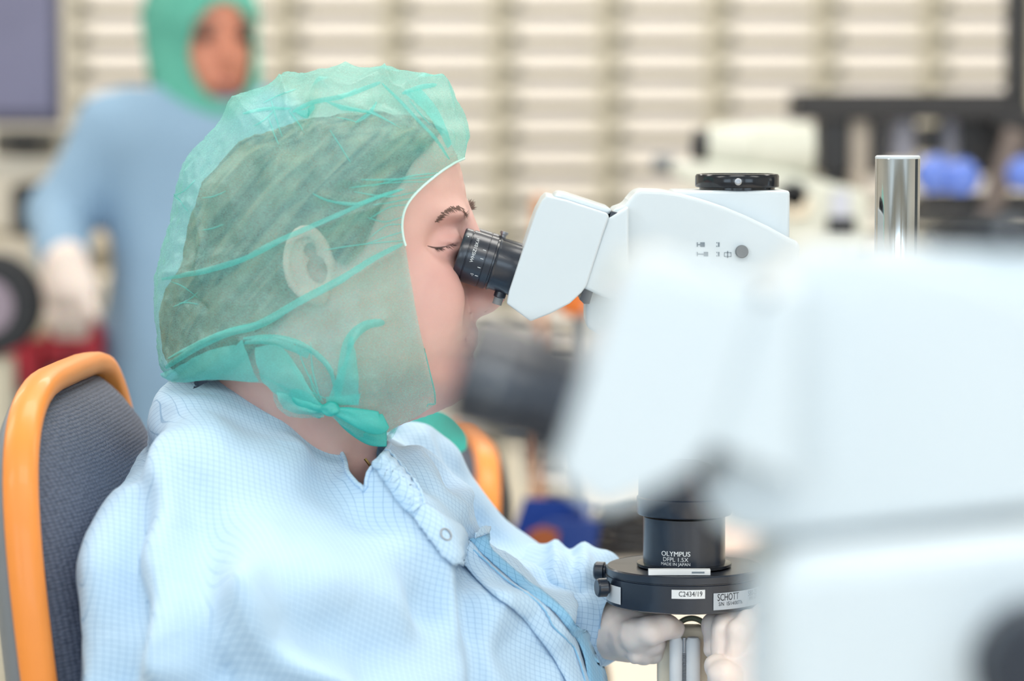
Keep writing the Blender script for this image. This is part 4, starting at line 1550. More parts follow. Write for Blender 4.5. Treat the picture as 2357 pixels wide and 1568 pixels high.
# pale undershirt edge and fine neck chain inside the collar
und = [at(856, 1078, -0.035), at(880, 1100, -0.036), at(906, 1128, -0.04), at(925, 1150, -0.045)]
mk('undershirt_edge', tube(spline(und, 20), [0.0045] * 20, 8), mat('lilac_undershirt', rgb(226, 216, 226), 0.8), person, label='pale undershirt edge in the neck opening')
ch = [at(840, 1056, -0.040), at(852, 1072, -0.040), at(862, 1088, -0.034), at(870, 1098, -0.026)]
mk('neck_chain', tube(spline(ch, 16), 0.0011, 6), mat('gold_chain', rgb(196, 150, 96), 0.3, metal=0.9), person, label='thin gold neck chain')

# --- far forearm sleeve and cuff
fs = Field((at(1180, 0).x, -0.09, at(0, 1580).z), (at(1460, 0).x, 0.22, at(0, 1230).z), 0.0028)
s1 = fs.cap(pa(1190, 1390, 0.13), pa(1330, 1412, 0.055), 0.040, 0.037)
s1 = smin(s1, fs.cap(pa(1330, 1412, 0.055), pa(1428, 1440, 0.018), 0.0375, 0.0235), 0.02)
s1 = smin(s1, fs.ell(pa(1325, 1420, 0.045), (0.030, 0.036, 0.037)), 0.02)
s1 = smin(s1, fs.cap(pa(1200, 1350, 0.15), pa(1385, 1310, 0.075), 0.034, 0.016), 0.012)
V, Q = fs.mesh(s1)
N = vnormals(V, Q)
dsp = 0.002 * vnoise(V, 30, 3)
for px, hgt, wid in [([(1285, 1290), (1280, 1330), (1310, 1350)], 4, 5), ([(1320, 1282), (1308, 1318), (1330, 1340)], -4, 5), ([(1350, 1290), (1340, 1330)], 3, 5), ([(1300, 1360), (1330, 1345), (1390, 1336)], -5, 7), ([(1400, 1350), (1396, 1420), (1420, 1500)], 3, 5), ([(1380, 1350), (1374, 1430), (1390, 1505)], -2.5, 5), ([(1330, 1380), (1320, 1440), (1350, 1500)], 3, 8)]:
    d = line_dist(atxz(px, 0.03), V[:, 0], V[:, 2])
    dsp += hgt * 0.001 * np.exp(-(d / (wid * 0.001)) ** 2)
V = V + N * dsp[:, None]
ax0, ax1 = np.array(pa(1330, 1412, 0.055)), np.array(pa(1436, 1442, 0.015))
e = (ax1 - ax0) / np.linalg.norm(ax1 - ax0)
V, T = clip(V, tris(Q), (V - ax1) @ e)
mk('sleeve', (V, T), M_gown, gown, sharp=0, uv=cloth_uv(V, 0.1), label='far sleeve with a gathered cuff')
# near forearm sleeve, below the frame
fs = Field((at(740, 0).x, -0.30, at(0, 1990).z), (at(1760, 0).x, 0.02, at(0, 1600).z), 0.0055)
s2 = smin(fs.cap(pa(800, 1890, -0.22), pa(1300, 1850, -0.16), 0.078, 0.055), fs.cap(pa(1300, 1850, -0.16), pa(1690, 1715, -0.07), 0.055, 0.032), 0.03)
V, Q = fs.mesh(s2)
N = vnormals(V, Q)
V = V + N * (0.003 * vnoise(V, 26, 4))[:, None]
mk('sleeve', (V, Q), M_gown, gown, sharp=0, uv=cloth_uv(V, 0.1), label='near sleeve')

# --- gloved hands
def hand(parts, lo_, hi_, name, k=0.0022, label=None):
    L0, H0 = at(*lo_), at(*hi_)
    fh_ = Field((L0.x, -0.085, L0.z), (H0.x, 0.075, H0.z), 0.0014)
    f_ = None
    for grp in parts:
        grp = [((a[0], a[1] + 13, a[2]), (b[0], b[1] + 13, b[2]), ra, rb) for a, b, ra, rb in grp]
        gq = None
        for a, b, ra, rb in grp:
            c_ = fh_.cap(pa(*a), pa(*b), ra, rb)
            gq = c_ if gq is None else smin(gq, c_, 0.003)
        f_ = gq if f_ is None else smin(f_, gq, k)
    V_, Q_ = fh_.mesh(f_)
    N_ = vnormals(V_, Q_)
    V_ = V_ + N_ * (0.0005 * vnoise(V_, 160, 3) + 0.0007 * vnoise(V_, 70, 4))[:, None]
    return mk(name, (V_, Q_), M_glove, person, sharp=0, label=label)


left = [
    [((1396, 1432, 0.026), (1452, 1438, 0.012), 0.0235, 0.0235)],
    [((1452, 1430, 0.020), (1498, 1424, 0.010), 0.017, 0.0150), ((1452, 1452, 0.000), (1490, 1458, -0.006), 0.017, 0.0145)],
    # thumb, lying along the near side towards the connector
    [((1462, 1452, -0.012), (1500, 1438, -0.024), 0.0130, 0.0105), ((1500, 1438, -0.024), (1530, 1428, -0.022), 0.0102, 0.0092), ((1530, 1428, -0.022), (1551, 1436, -0.016), 0.0092, 0.0075)],
    # index to little finger, curled under
    [((1496, 1424, 0.014), (1530, 1440, 0.012), 0.0105, 0.0092), ((1530, 1440, 0.012), (1546, 1462, 0.006), 0.0090, 0.0078)],
    [((1492, 1442, 0.010), (1516, 1468, 0.006), 0.0105, 0.0092), ((1516, 1468, 0.006), (1506, 1492, -0.002), 0.0090, 0.0078)],
    [((1482, 1456, 0.004), (1500, 1482, 0.000), 0.0100, 0.0088), ((1500, 1482, 0.000), (1482, 1496, -0.008), 0.0086, 0.0074)],
    [((1468, 1462, -0.002), (1480, 1488, -0.006), 0.0090, 0.0080), ((1480, 1488, -0.006), (1462, 1496, -0.012), 0.0078, 0.0066)],
]
hand(left, (1360, 1560), (1580, 1330), 'hand', label='gloved far hand holding the connector')
right = [
    [((1716, 1690, -0.06), (1722, 1560, -0.035), 0.026, 0.029), ((1722, 1560, -0.035), (1730, 1450, -0.020), 0.029, 0.024)],
    [((1740, 1470, -0.035), (1722, 1424, -0.040), 0.0115, 0.0100), ((1722, 1424, -0.040), (1702, 1440, -0.046), 0.0098, 0.0090), ((1702, 1440, -0.046), (1692, 1492, -0.046), 0.0090, 0.0074)],
    [((1728, 1462, -0.022), (1696, 1412, -0.028), 0.0115, 0.0102), ((1696, 1412, -0.028), (1668, 1430, -0.036), 0.0100, 0.0092), ((1668, 1430, -0.036), (1660, 1496, -0.038), 0.0092, 0.0076)],
    [((1718, 1462, -0.006), (1676, 1404, -0.010), 0.0112, 0.0100), ((1676, 1404, -0.010), (1646, 1428, -0.020), 0.0098, 0.0090), ((1646, 1428, -0.020), (1644, 1482, -0.024), 0.0090, 0.0075)],
    [((1716, 1470, 0.008), (1676, 1424, 0.008), 0.0100, 0.0090), ((1676, 1424, 0.008), (1650, 1444, 0.000), 0.0088, 0.0078)],
    [((1700, 1580, -0.052), (1668, 1546, -0.060), 0.0135, 0.0112), ((1668, 1546, -0.060), (1648, 1520, -0.050), 0.0108, 0.0086)],
]
hand(right, (1600, 1740), (1800, 1350), 'hand', label='gloved near hand with bent fingers beside the connector')

# --- lap and legs under the bench, out of the frame
M_trous = mat('white_trousers', rgb(214, 220, 228), 0.7)
fl4 = Field((-0.36, -0.26, 0.0), (0.62, 0.30, 0.76), 0.011)
legf = None
for sgn in (-1, 1):
    y = 0.03 + sgn * 0.11
    q_ = smin(fl4.cap((-0.12, y, 0.575), (0.32, y, 0.555), 0.088, 0.068), fl4.cap((0.32, y, 0.545), (0.30, y, 0.12), 0.062, 0.042), 0.03)
    legf = q_ if legf is None else np.minimum(legf, q_)
V, Q = fl4.mesh(legf)
mk('trousers', (V, Q), M_trous, person, sharp=0)
for sgn in (-1, 1):
    y = 0.03 + sgn * 0.11
    mk('shoe', join(lathe([(0.0, 0), (0.036, 0.004), (0.042, 0.05), (0.044, 0.09), (0.0, 0.095)], (0.30, y, 0.004), (0, 0, 1), 24), lathe([(0.0, -0.03), (0.036, -0.02), (0.042, 0.06), (0.036, 0.13), (0.018, 0.155), (0, 0.158)], (0.30, y, 0.043), (1, 0, 0), 24)), M_label, person)

# ------------------------------------------------------------------ chairs
def fabric(name, c0, c1):
    m_ = bpy.data.materials.new(name)
    m_.use_nodes = True
    t_ = NT(m_)
    p_ = t_.n['Principled BSDF']
    uv = t_.add('ShaderNodeUVMap')
    vo = t_.add('ShaderNodeTexVoronoi', i_Scale=400.0, i_Randomness=0.30)
    mp = t_.add('ShaderNodeMapping')
    mp.inputs['Scale'].default_value = (0.72, 1.0, 1.0)
    t_.link(uv.outputs[0], mp.inputs['Vector'])
    t_.link(mp.outputs['Vector'], vo.inputs['Vector'])
    rp = t_.add('ShaderNodeValToRGB')
    rp.color_ramp.elements[0].position = 0.25
    rp.color_ramp.elements[1].position = 0.75
    rp.color_ramp.elements[0].color = c1
    rp.color_ramp.elements[1].color = c0
    t_.link(vo.outputs['Distance'], rp.inputs['Fac'])
    t_.link(rp.outputs['Color'], p_.inputs['Base Color'])
    b = t_.add('ShaderNodeBump', i_Strength=0.8, i_Distance=0.0012)
    b.invert = True
    t_.link(vo.outputs['Distance'], b.inputs['Height'])
    t_.link(b.outputs['Normal'], p_.inputs['Normal'])
    p_.inputs['Roughness'].default_value = 0.6
    return m_


M_fab = fabric('dark_honeycomb_fabric', rgb(54, 62, 80), rgb(92, 100, 120))
M_shell = mat('grey_chair_shell', rgb(122, 128, 134), 0.5, vary=0.02)


def se_outline(w, h, n=72, e=4.2):
    out = []
    for k in range(n):
        a = 2 * PI * k / n
        c_, s_ = math.cos(a), math.sin(a)
        out.append((w / 2 * np.sign(c_) * abs(c_) ** (2 / e), h / 2 * np.sign(s_) * abs(s_) ** (2 / e)))
    return np.array(out)


def make_chair(label, loc, rz, top=1.09, group=None):
    t = thing('work_chair', label, 'chair', (loc[0], loc[1], 0), rz, group)
    w, h = 0.41, 0.52
    cz = top - h / 2
    tl = math.radians(6.8)
    # local frame: chair faces +X, u along +Y, v up and tilted back
    O = Vector((0, 0, cz))
    U = Vector((0, 1, 0))
    Vv = Vector((-math.sin(tl), 0, math.cos(tl)))
    Nn = Vector((math.cos(tl), 0, math.sin(tl)))
    ol = se_outline(w, h)
    n = len(ol)

    def P(u, v, d):
        cup = -0.005 * (u / (w / 2)) ** 2        # wings come forward
        return O + U * u + Vv * v + Nn * (d + cup)
    # cushion
    V_, F_, UVs = [], [], []
    ks = [1.0, 0.995, 0.975, 0.94, 0.88, 0.8, 0.68, 0.54, 0.40, 0.26, 0.12]
    for k in ks:
        for (u, v) in ol * (np.array([w - 0.022, h - 0.022]) / np.array([w, h])) * k:
            d = 0.004 + 0.046 * (1 - k ** 6) - (0.006 if abs(u) < 0.006 and abs(v) < 0.15 and k < 0.9 else 0)
            V_.append(P(u, v, d))
            UVs.append((u, v))
    for i in range(len(ks) - 1):
        for j in range(n):
            j2 = (j + 1) % n
            F_.append((i * n + j, i * n + j2, (i + 1) * n + j2, (i + 1) * n + j))
    V_.append(P(0, 0, 0.050))
    UVs.append((0, 0))
    c_ = len(V_) - 1
    for j in range(n):
        F_.append(((len(ks) - 1) * n + j, (len(ks) - 1) * n + (j + 1) % n, c_))
    mk('cushion', (np.array([tuple(q) for q in V_]), F_), M_fab, t, local=True, sharp=0, uv=np.array(UVs), label='dark honeycomb fabric back cushion')
    # orange rim: rounded section swept round the outline
    sec = [(-0.010, 0.010), (-0.007, 0.0135), (-0.001, 0.0150), (0.004, 0.0135), (0.0062, 0.009), (0.0068, 0.002), (0.0062, -0.005), (0.003, -0.008), (-0.010, -0.008)]
    V_, F_ = [], []
    m_ = len(sec)
    for j in range(n):
        tg = ol[(j + 1) % n] - ol[j - 1]
        tg /= np.linalg.norm(tg)
        nr = np.array([tg[1], -tg[0]])
        for (a, d) in sec:
            q = ol[j] + nr * a
            V_.append(P(q[0], q[1], d - 0.001))
    for j in range(n):
        j2 = (j + 1) % n
        for k in range(m_):
            k2 = (k + 1) % m_
            F_.append((j * m_ + k, j2 * m_ + k, j2 * m_ + k2, j * m_ + k2))
    mk('rim', (np.array([tuple(q) for q in V_]), F_), M_orange, t, local=True, sharp=50, label='orange plastic rim')
    # grey back shell
    V_, F_ = [], []
    lv = [(0.995, -0.009), (0.985, -0.014), (0.95, -0.020), (0.86, -0.028), (0.6, -0.036), (0.3, -0.040)]
    for k, d in lv:
        for (u, v) in ol * k:
            V_.append(P(u, v, d))
    for i in range(len(lv) - 1):
        for j in range(n):
            j2 = (j + 1) % n
            F_.append((i * n + j2, i * n + j, (i + 1) * n + j, (i + 1) * n + j2))
    F_.append(tuple((len(lv) - 1) * n + j for j in range(n)))
    F_.append(tuple(range(n)))
    mk('back_shell', (np.array([tuple(q) for q in V_]), F_), M_shell if rz < 1 else M_dark, t, local=True, sharp=0, label='grey plastic back shell' if rz < 1 else 'black plastic back shell')
    # spine, seat, column, star base
    zs = 0.48
    mk('spine', tube(spline([(0.03, 0, cz + 0.02), (-0.005, 0, cz - 0.15), (0.02, 0, zs - 0.06), (0.12, 0, zs - 0.10), (0.25, 0, zs - 0.09)], 20), 0.018, 10), M_dark, t, local=True)
    so = se_outline(0.46, 0.48, 48, 4)
    V_, F_ = [], []
    lv = [(0.92, -0.04), (0.99, -0.03), (1.0, -0.005), (0.97, 0.018), (0.85, 0.026), (0.5, 0.022), (0.2, 0.020)]
    for k, d in lv:
        for (u, v) in so * k:
            V_.append((0.27 + u, v, zs - 0.02 + d))
    for i in range(len(lv) - 1):
        for j in range(48):
            F_.append((i * 48 + j, i * 48 + (j + 1) % 48, (i + 1) * 48 + (j + 1) % 48, (i + 1) * 48 + j))
    F_.append(tuple(reversed(range(48))))
    F_.append(tuple((len(lv) - 1) * 48 + j for j in range(48)))
    mk('seat', (np.array(V_), F_), M_fab, t, local=True, sharp=50, uv=np.array([(q[0], q[1]) for q in V_]))
    mk('gas_column', lathe([(0.03, 0), (0.03, 0.18), (0.018, 0.185), (0.018, 0.30)], (0.26, 0, 0.10), (0, 0, 1), 24), M_dark, t, local=True)
    for k in range(5):
        a = 2 * PI * k / 5 + 0.4
        d = Vector((math.cos(a), math.sin(a), 0))
        c = Vector((0.26, 0, 0))
        mk('base_arm', tube([c + d * 0.02 + Vector((0, 0, .115)), c + d * 0.16 + Vector((0, 0, .10)), c + d * 0.29 + Vector((0, 0, .075))], [0.022, 0.018, 0.014], 10), M_dark, t, local=True)
        wc = c + d * 0.29 + Vector((0, 0, 0.03))
        ax = Vector((-d.y, d.x, 0))
        mk('castor', lathe([(0.0, -0.022), (0.028, -0.02), (0.03, 0), (0.028, 0.02), (0.0, 0.022)], wc, ax, 20), M_dark, t, local=True)
    return t


make_chair('dark work chair with an orange rim directly behind the seated woman', (-0.291, 0.0), math.radians(-2.4), 1.080, 'orange rimmed work chairs')
make_chair('blurred orange rimmed chair beyond the woman, facing away to the left', (-0.068, 0.84), math.radians(186), 0.945, 'orange rimmed work chairs')
# ------------------------------------------------------------------ background: drawer cabinets
YC = 3.78
D = YC - CAM.y
cx0 = at(160, 0, YC).x
pitch = 0.2195
rowh = 0.0655
zt0 = at(0, -40, YC).z
names = ['leftmost cream drawer cabinet, beside the violet screen', 'second cream drawer cabinet from the left, behind the standing worker', 'cream drawer cabinet just right of the standing worker', 'fourth cream drawer cabinet from the left, above the hood',
         'fifth cream drawer cabinet from the left, right of the hood', 'sixth cream drawer cabinet from the left, above the eyepieces', 'cream drawer cabinet behind the camera port ring', 'cream drawer cabinet left of the dark rig', 'ninth cream drawer cabinet from the left, behind the dark rig', 'rightmost cream drawer cabinet, behind the dark post']
M_front = mat('cream_drawer_front', rgb(236, 228, 214), 0.5, vary=0.03, scale=3)
M_clip = mat('dark_drawer_clip', rgb(92, 90, 82), 0.5)
M_card = mat('pale_drawer_card', rgb(238, 230, 226), 0.6)
nr = 17
dw = pitch - 0.026
first = None
for c in range(10):
    x = cx0 + pitch * (c + 0.5)
    zb = zt0 - rowh * nr
    if c == 0:
        t = thing('drawer_cabinet', names[0], 'cabinet', (x, YC + 0.15, 0), 0, 'drawer cabinets along the back wall')
        side = [box((x + s * (pitch / 2 - 0.0065), YC + 0.146, (zb - 0.03 + zt0 + 0.03) / 2), (0.012, 0.31, zt0 - zb + 0.06)) for s in (-1, 1)]
        side += [box((x, YC + 0.295, (zb + zt0) / 2), (pitch - 0.024, 0.01, zt0 - zb)), box((x, YC + 0.15, zt0 + 0.025), (pitch - 0.024, 0.28, 0.012)), box((x, YC + 0.15, zb - 0.02), (pitch - 0.024, 0.28, 0.02)),
                 box((x, YC + 0.16, (zb - 0.03) / 2), (pitch - 0.03, 0.25, zb - 0.032))]
        mk('carcass', join(*side), mat('khaki_cabinet_post', rgb(188, 180, 158), 0.6, vary=0.05, scale=6), t, smooth=False)
        for r in range(nr):
            z = zt0 - rowh * (r + 0.5)
            d = mk('drawer', box((x, YC + 0.14, z + 0.002), (dw, 0.27, rowh - 0.013)), M_front, t, bevel=0.003, seg=2) if r == 0 else d0.copy()
            if r == 0:
                d0 = d
                card = mk('label_card', box((x, YC + 0.0035, z + 0.010), (dw * 0.62, 0.002, 0.018)), M_card, d, smooth=False)
                grip = mk('handle', box((x, YC + 0.001, z - 0.014), (dw * 0.8, 0.008, 0.006)), M_front, d, bevel=0.002, seg=2)
                clp = mk('clip', box((x - dw / 2 + 0.012, YC + 0.001, z - 0.014), (0.026, 0.010, 0.018)), M_clip, d, smooth=False)
            else:
                COL.objects.link(d)
                d.parent = t
                d.location = (0, 0, -rowh * r)
                for q in (card, grip, clp):
                    q2 = q.copy()
                    COL.objects.link(q2)
                    q2.parent = d
        first = t
    else:
        t = copy_tree(first)
        t.location.x = x
        t['label'] = names[c]

# ------------------------------------------------------------------ violet screen and clutter at the far left
YS = 2.4
t = thing('wall_screen', 'violet grey screen hanging at the upper left edge', 'screen', at(20, 285, YS))
a, b = at(-130, -150, YS), at(136, 286, YS)
cxs, czs = (a.x + b.x) / 2, (a.z + b.z) / 2
mk('bezel', prism([(a.x, b.z), (b.x, b.z), (b.x, a.z), (a.x, a.z)], YS, YS + 0.04), mat('violet_black_bezel', rgb(84, 82, 104), 0.5), t, bevel=0.006)
mk('display', box((cxs, YS - 0.001, czs + 0.006), (b.x - a.x - 0.02, 0.004, a.z - b.z - 0.03)), mat('violet_grey_display', rgb(124, 122, 150), 0.4, vary=0.08, scale=9), t)
mk('hanger', cyl((cxs, YS + 0.02, a.z - 0.01), (cxs, YS + 0.02, CEIL), 0.02), M_grey, t)

t = thing('equipment_rack', 'blurred grey and beige equipment rack left of the standing worker', 'rack', (at(20, 600, 2.7).x, 2.7, 0))
x0, x1 = at(-160, 0, 2.7).x, at(190, 0, 2.7).x
for x in (x0, x1):
    for y in (2.52, 2.88):
        mk('upright', box((x, y, 0.62), (0.03, 0.03, 1.24)), M_khaki, t)
for py, th_, mm_ in ((385, 0.030, M_cream), (560, 0.024, M_beige), (790, 0.024, M_khaki)):
    z = at(0, py, 2.6).z
    mk('shelf', box(((x0 + x1) / 2, 2.70, z), (x1 - x0 + 0.05, 0.42, th_)), mm_, t, bevel=0.003)


def gadget(name, label, cat, px0, py0, px1, py1, Y, depth, m_, extra=None, group=None):
    a_, b_ = at(px0, py0, Y), at(px1, py1, Y)
    t_ = thing(name, label, cat, ((a_.x + b_.x) / 2, Y + depth / 2, b_.z), 0, group)
    mk('casing', box(((a_.x + b_.x) / 2, Y + depth / 2, (a_.z + b_.z) / 2), (b_.x - a_.x, depth, a_.z - b_.z)), m_, t_, bevel=min(0.008, (a_.z - b_.z) * 0.2))
    if extra:
        extra(t_, a_, b_)
    return t_


def front_panel(m_, k=0.8):
    def fn(t_, a_, b_):
        y = t_.location.y
        mk('front_panel', box(((a_.x + b_.x) / 2, y - 0.5 * abs(a_.y - y) * 2 - 0.001, (a_.z + b_.z) / 2), ((b_.x - a_.x) * k, 0.006, (a_.z - b_.z) * k)), m_, t_, bevel=0.002)
    return fn


gadget('power_unit', 'dark power unit on the top shelf of the left rack', 'power unit', -20, 298, 130, 360, 2.55, 0.25, mat('olive_grey_casing', rgb(104, 100, 92), 0.5), front_panel(M_dark, 0.5))
gadget('controller_box', 'black controller box between the shelves of the left rack', 'controller', 24, 424, 134, 540, 2.55, 0.25, M_dark, front_panel(mat('smoked_panel', rgb(58, 58, 58), 0.3), 0.7))
gadget('storage_tub', 'pale beige tub on the lower shelf behind the white glove', 'tub', 80, 640, 238, 768, 2.58, 0.22, M_beige, front_panel(M_cream, 0.7))
# red trays standing in front of the rack
for (q, lab) in (((104, 762, 232, 850), 'bright red tray behind the orange chair rim'), ((-10, 800, 92, 905), 'dark red tray at the far left edge')):
    a_, b_ = at(q[0], q[1], 2.2), at(q[2], q[3], 2.2)
    t = thing('parts_tray', lab, 'tray', ((a_.x + b_.x) / 2, 2.3, b_.z), 0, 'red parts trays')
    w_, h_ = b_.x - a_.x, a_.z - b_.z
    cx_, cz_ = (a_.x + b_.x) / 2, (a_.z + b_.z) / 2
    mk('tray_body', join(box((cx_, 2.3, b_.z + 0.005), (w_, 0.2, 0.01)), box((cx_, 2.204, cz_), (w_, 0.008, h_)), box((cx_, 2.396, cz_), (w_, 0.008, h_)), box((a_.x + 0.004, 2.3, cz_), (0.008, 0.184, h_)), box((b_.x - 0.004, 2.3, cz_), (0.008, 0.184, h_))), M_red, t, bevel=0.002)
    mk('label_card', box((cx_, 2.198, cz_ - 0.01), (w_ * 0.4, 0.003, h_ * 0.25)), mat('dark_red_card', rgb(130, 34, 46), 0.6), t)
zt_ = at(0, 905, 2.2).z
t = thing('side_table', 'low grey side table carrying the red trays at the left', 'table', (at(90, 0, 2.3).x, 2.3, 0))
zl_ = min(at(0, 850, 2.2).z, zt_)
mk('tabletop', box((at(80, 0, 2.3).x, 2.3, zl_ - 0.016), (0.235, 0.26, 0.03)), M_grey, t, bevel=0.003)
mk('riser', box((at(168, 0, 2.2).x, 2.3, (zl_ + at(0, 850, 2.2).z) / 2), (0.085, 0.2, max(0.012, at(0, 850, 2.2).z - zl_ - 0.001))), M_grey, t)
for sx in (-0.095, 0.095):
    for sy in (-0.11, 0.11):
        mk('leg', box((at(80, 0, 2.3).x + sx, 2.3 + sy, (zl_ - 0.03) / 2), (0.025, 0.025, zl_ - 0.03)), M_grey, t)
# cable reel, dark round thing at the far left
c = at(-22, 700, 2.02)
t = thing('cable_reel', 'dark round cable reel at the left edge of the picture', 'reel', (c.x, 2.02, 0))
mk('flange', lathe([(0.0, 0), (0.070, 0), (0.073, 0.004), (0.070, 0.008), (0, 0.008)], (c.x, 1.98, c.z), (0, -1, 0), 40), M_dark, t)
mk('flange', lathe([(0.0, 0), (0.070, 0), (0.073, 0.004), (0.070, 0.008), (0, 0.008)], (c.x, 2.05, c.z), (0, -1, 0), 40), M_dark, t)
mk('winding', lathe([(0.055, 0), (0.055, 0.055)], (c.x, 2.042, c.z), (0, -1, 0), 40), mat('lilac_wire', rgb(150, 136, 150), 0.5), t)
mk('hub', lathe([(0.042, 0), (0.042, 0.004), (0, 0.004)], (c.x, 1.972, c.z), (0, -1, 0), 30), mat('lilac_wire', rgb(150, 136, 150), 0.5), t)
mk('reel_stand', box((c.x, 2.015, (c.z - 0.076) / 2), (0.06, 0.06, c.z - 0.076)), M_khaki, t)

# ------------------------------------------------------------------ second worker, standing, out of focus
YP = 2.3
sc = F / (YP - CAM.y)
pw = lambda x, y, dy=0.0: tuple(at(x, y, YP) + Vector((0, dy, 0)))
p2 = thing('person', 'blurred standing worker in blue gown, green hood and white glove', 'person', (at(400, 0, YP).x, YP, 0))
M_gown2 = mat('blue_gown_cloth', rgb(142, 174, 202), 0.7, vary=0.05, scale=6)
fp = Field((at(40, 0, YP).x, YP - 0.24, 0.30), (at(800, 0, YP).x, YP + 0.24, at(0, 200, YP).z), 0.009)
tb = fp.cap(pw(420, 360), pw(430, 800), 0.115, 0.120)
tb = smin(tb, fp.cap(pw(430, 800), (at(430, 0, YP).x, YP, 0.40), 0.125, 0.15), 0.05)
tb = smin(tb, fp.cap(pw(292, 300), pw(600, 300), 0.062, 0.062), 0.05)
tb = smin(tb, fp.cap(pw(420, 262), pw(450, 240), 0.06, 0.05), 0.04)
tb = smin(tb, smin(fp.cap(pw(262, 312), pw(150, 500, -0.03), 0.058, 0.050), fp.cap(pw(150, 500, -0.03), pw(178, 580, -0.14), 0.050, 0.036), 0.02), 0.03)
tb = smin(tb, smin(fp.cap(pw(612, 312), pw(690, 520, -0.03), 0.058, 0.050), fp.cap(pw(690, 520, -0.03), pw(640, 660, -0.15), 0.048, 0.036), 0.02), 0.03)
V, Q = fp.mesh(tb)
N = vnormals(V, Q)
V = V + N * (0.006 * vnoise(V, 9, 2) + 0.004 * vnoise(V * np.array([3, 3, 0.6]), 8, 5))[:, None]
gw2 = mk('gown', (V, Q), M_gown2, p2, sharp=0)
zf = at(0, 640, YP)
# head with a face turned a little to the right
hc = at(470, 105, YP)
fq = Field((hc.x - 0.13, YP - 0.14, hc.z - 0.22), (hc.x + 0.13, YP + 0.13, hc.z + 0.17), 0.0042)
rot = math.radians(28)
F2 = Field(fq.o, fq.o + fq.h * (np.array(fq.shape) - 1), fq.h)
X_, Y_ = fq.X - hc.x, fq.Y - YP
fq.X = X_ * math.cos(rot) + Y_ * math.sin(rot)
fq.Y = -X_ * math.sin(rot) + Y_ * math.cos(rot)
fq.Z = fq.Z - hc.z
b_ = lambda fn: np.minimum(fn(-1), fn(1))
hf = fq.ell((0, 0.010, 0.035), (0.072, 0.094, 0.088))
hf = smin(hf, fq.ell((0, -0.030, -0.035), (0.056, 0.056, 0.072)), 0.03)
hf = smin(hf, fq.cap((0, -0.088, 0.010), (0, -0.106, -0.022), 0.008, 0.011), 0.010)
hf = smax(hf, -b_(lambda s: fq.ell((s * 0.032, -0.096, 0.012), (0.014, 0.012, 0.009))), 0.010)
hf = smin(hf, fq.cap((-0.018, -0.084, -0.062), (0.018, -0.084, -0.062), 0.006), 0.006)
hf = smin(hf, fq.cap((0, 0.02, -0.06), (0, 0.03, -0.20), 0.050, 0.055), 0.03)
V, Q = fq.mesh(hf)
M_skin2 = mat('tanned_skin', rgb(214, 142, 116), 0.55, vary=0.05, scale=40, sss=0.15)
h2 = mk('head', (V, Q), M_skin2, p2, sharp=0)


def local2(x, y, z):
    return Vector((hc.x + x * math.cos(rot) - y * math.sin(rot), YP + x * math.sin(rot) + y * math.cos(rot), hc.z + z))


for s in (-1, 1):
    mk('eye', lathe([(0, -0.011), (0.008, -0.008), (0.011, 0), (0.008, 0.008), (0, 0.011)], local2(s * 0.032, -0.082, 0.012), (0, 0, 1), 16), mat('dark_eye', rgb(60, 44, 40), 0.3), h2)
    mk('eyebrow', tube([local2(s * 0.014, -0.096, 0.030), local2(s * 0.032, -0.096, 0.034), local2(s * 0.050, -0.082, 0.028)], 0.004, 6), M_browhair, h2)
mk('lips', tube([local2(-0.022, -0.082, -0.060), local2(0, -0.092, -0.060), local2(0.022, -0.082, -0.060)], [0.003, 0.0055, 0.003], 8), mat('lip_red', rgb(150, 78, 72), 0.5), h2)
hh = fq.ell((0, 0.018, 0.030), (0.088, 0.108, 0.106))
hh = smin(hh, fq.ell((0, -0.006, -0.060), (0.084, 0.086, 0.082)), 0.03)
hh = smin(hh, fq.ell((0, -0.005, -0.115), (0.075, 0.080, 0.050)), 0.03)
V, Q = fq.mesh(hh)
N = vnormals(V, Q)
V = V + N * (0.004 * vnoise(V, 24, 5))[:, None]
X2 = V[:, 0] - hc.x
Y2 = V[:, 1] - YP
lx = X2 * math.cos(rot) + Y2 * math.sin(rot)
ly = -X2 * math.sin(rot) + Y2 * math.cos(rot)
lz = V[:, 2] - hc.z
gg = np.sqrt((lx / 0.052) ** 2 + ((lz + 0.012) / 0.076) ** 2) - 1
g = np.where(ly < 0, -gg, -1.0)
V, T = clip(V, tris(Q), g)
M_hood3 = mat('green_hood_cloth', rgb(92, 178, 158), 0.7, vary=0.12, scale=14)
hd2 = mk('hood', (V, T), M_hood3, p2, sharp=0)
hd2.modifiers.new('t', 'SOLIDIFY').thickness = 0.003
for (wx, wy, dy, tx, ty) in ((184, 588, -0.15, 196, 700), (636, 668, -0.16, 612, 740)):
    fh_ = Field((at(wx - 90, 0, YP).x, YP - 0.24, at(0, wy + 240, YP).z), (at(wx + 110, 0, YP).x, YP - 0.05, at(0, wy - 60, YP).z), 0.004)
    q_ = fh_.cap(pw(wx, wy, dy), pw(tx, wy + 60, dy), 0.034, 0.042)
    for k, dx in enumerate((-34, -12, 10, 30)):
        q_ = smin(q_, smin(fh_.cap(pw(tx + dx * 0.8, wy + 70, dy - 0.006 * k), pw(tx + dx, wy + 125, dy - 0.012), 0.013, 0.011), fh_.cap(pw(tx + dx, wy + 125, dy - 0.012), pw(tx + dx * 0.9, wy + 165, dy + 0.012), 0.011, 0.009), 0.004), 0.006)
    q_ = smin(q_, fh_.cap(pw(tx + 34, wy + 60, dy - 0.02), pw(tx + 58, wy + 118, dy - 0.03), 0.013, 0.010), 0.006)
    V, Q = fh_.mesh(q_)
    mk('hand', (V, Q), M_glove, p2, sharp=0, label='white gloved hand')
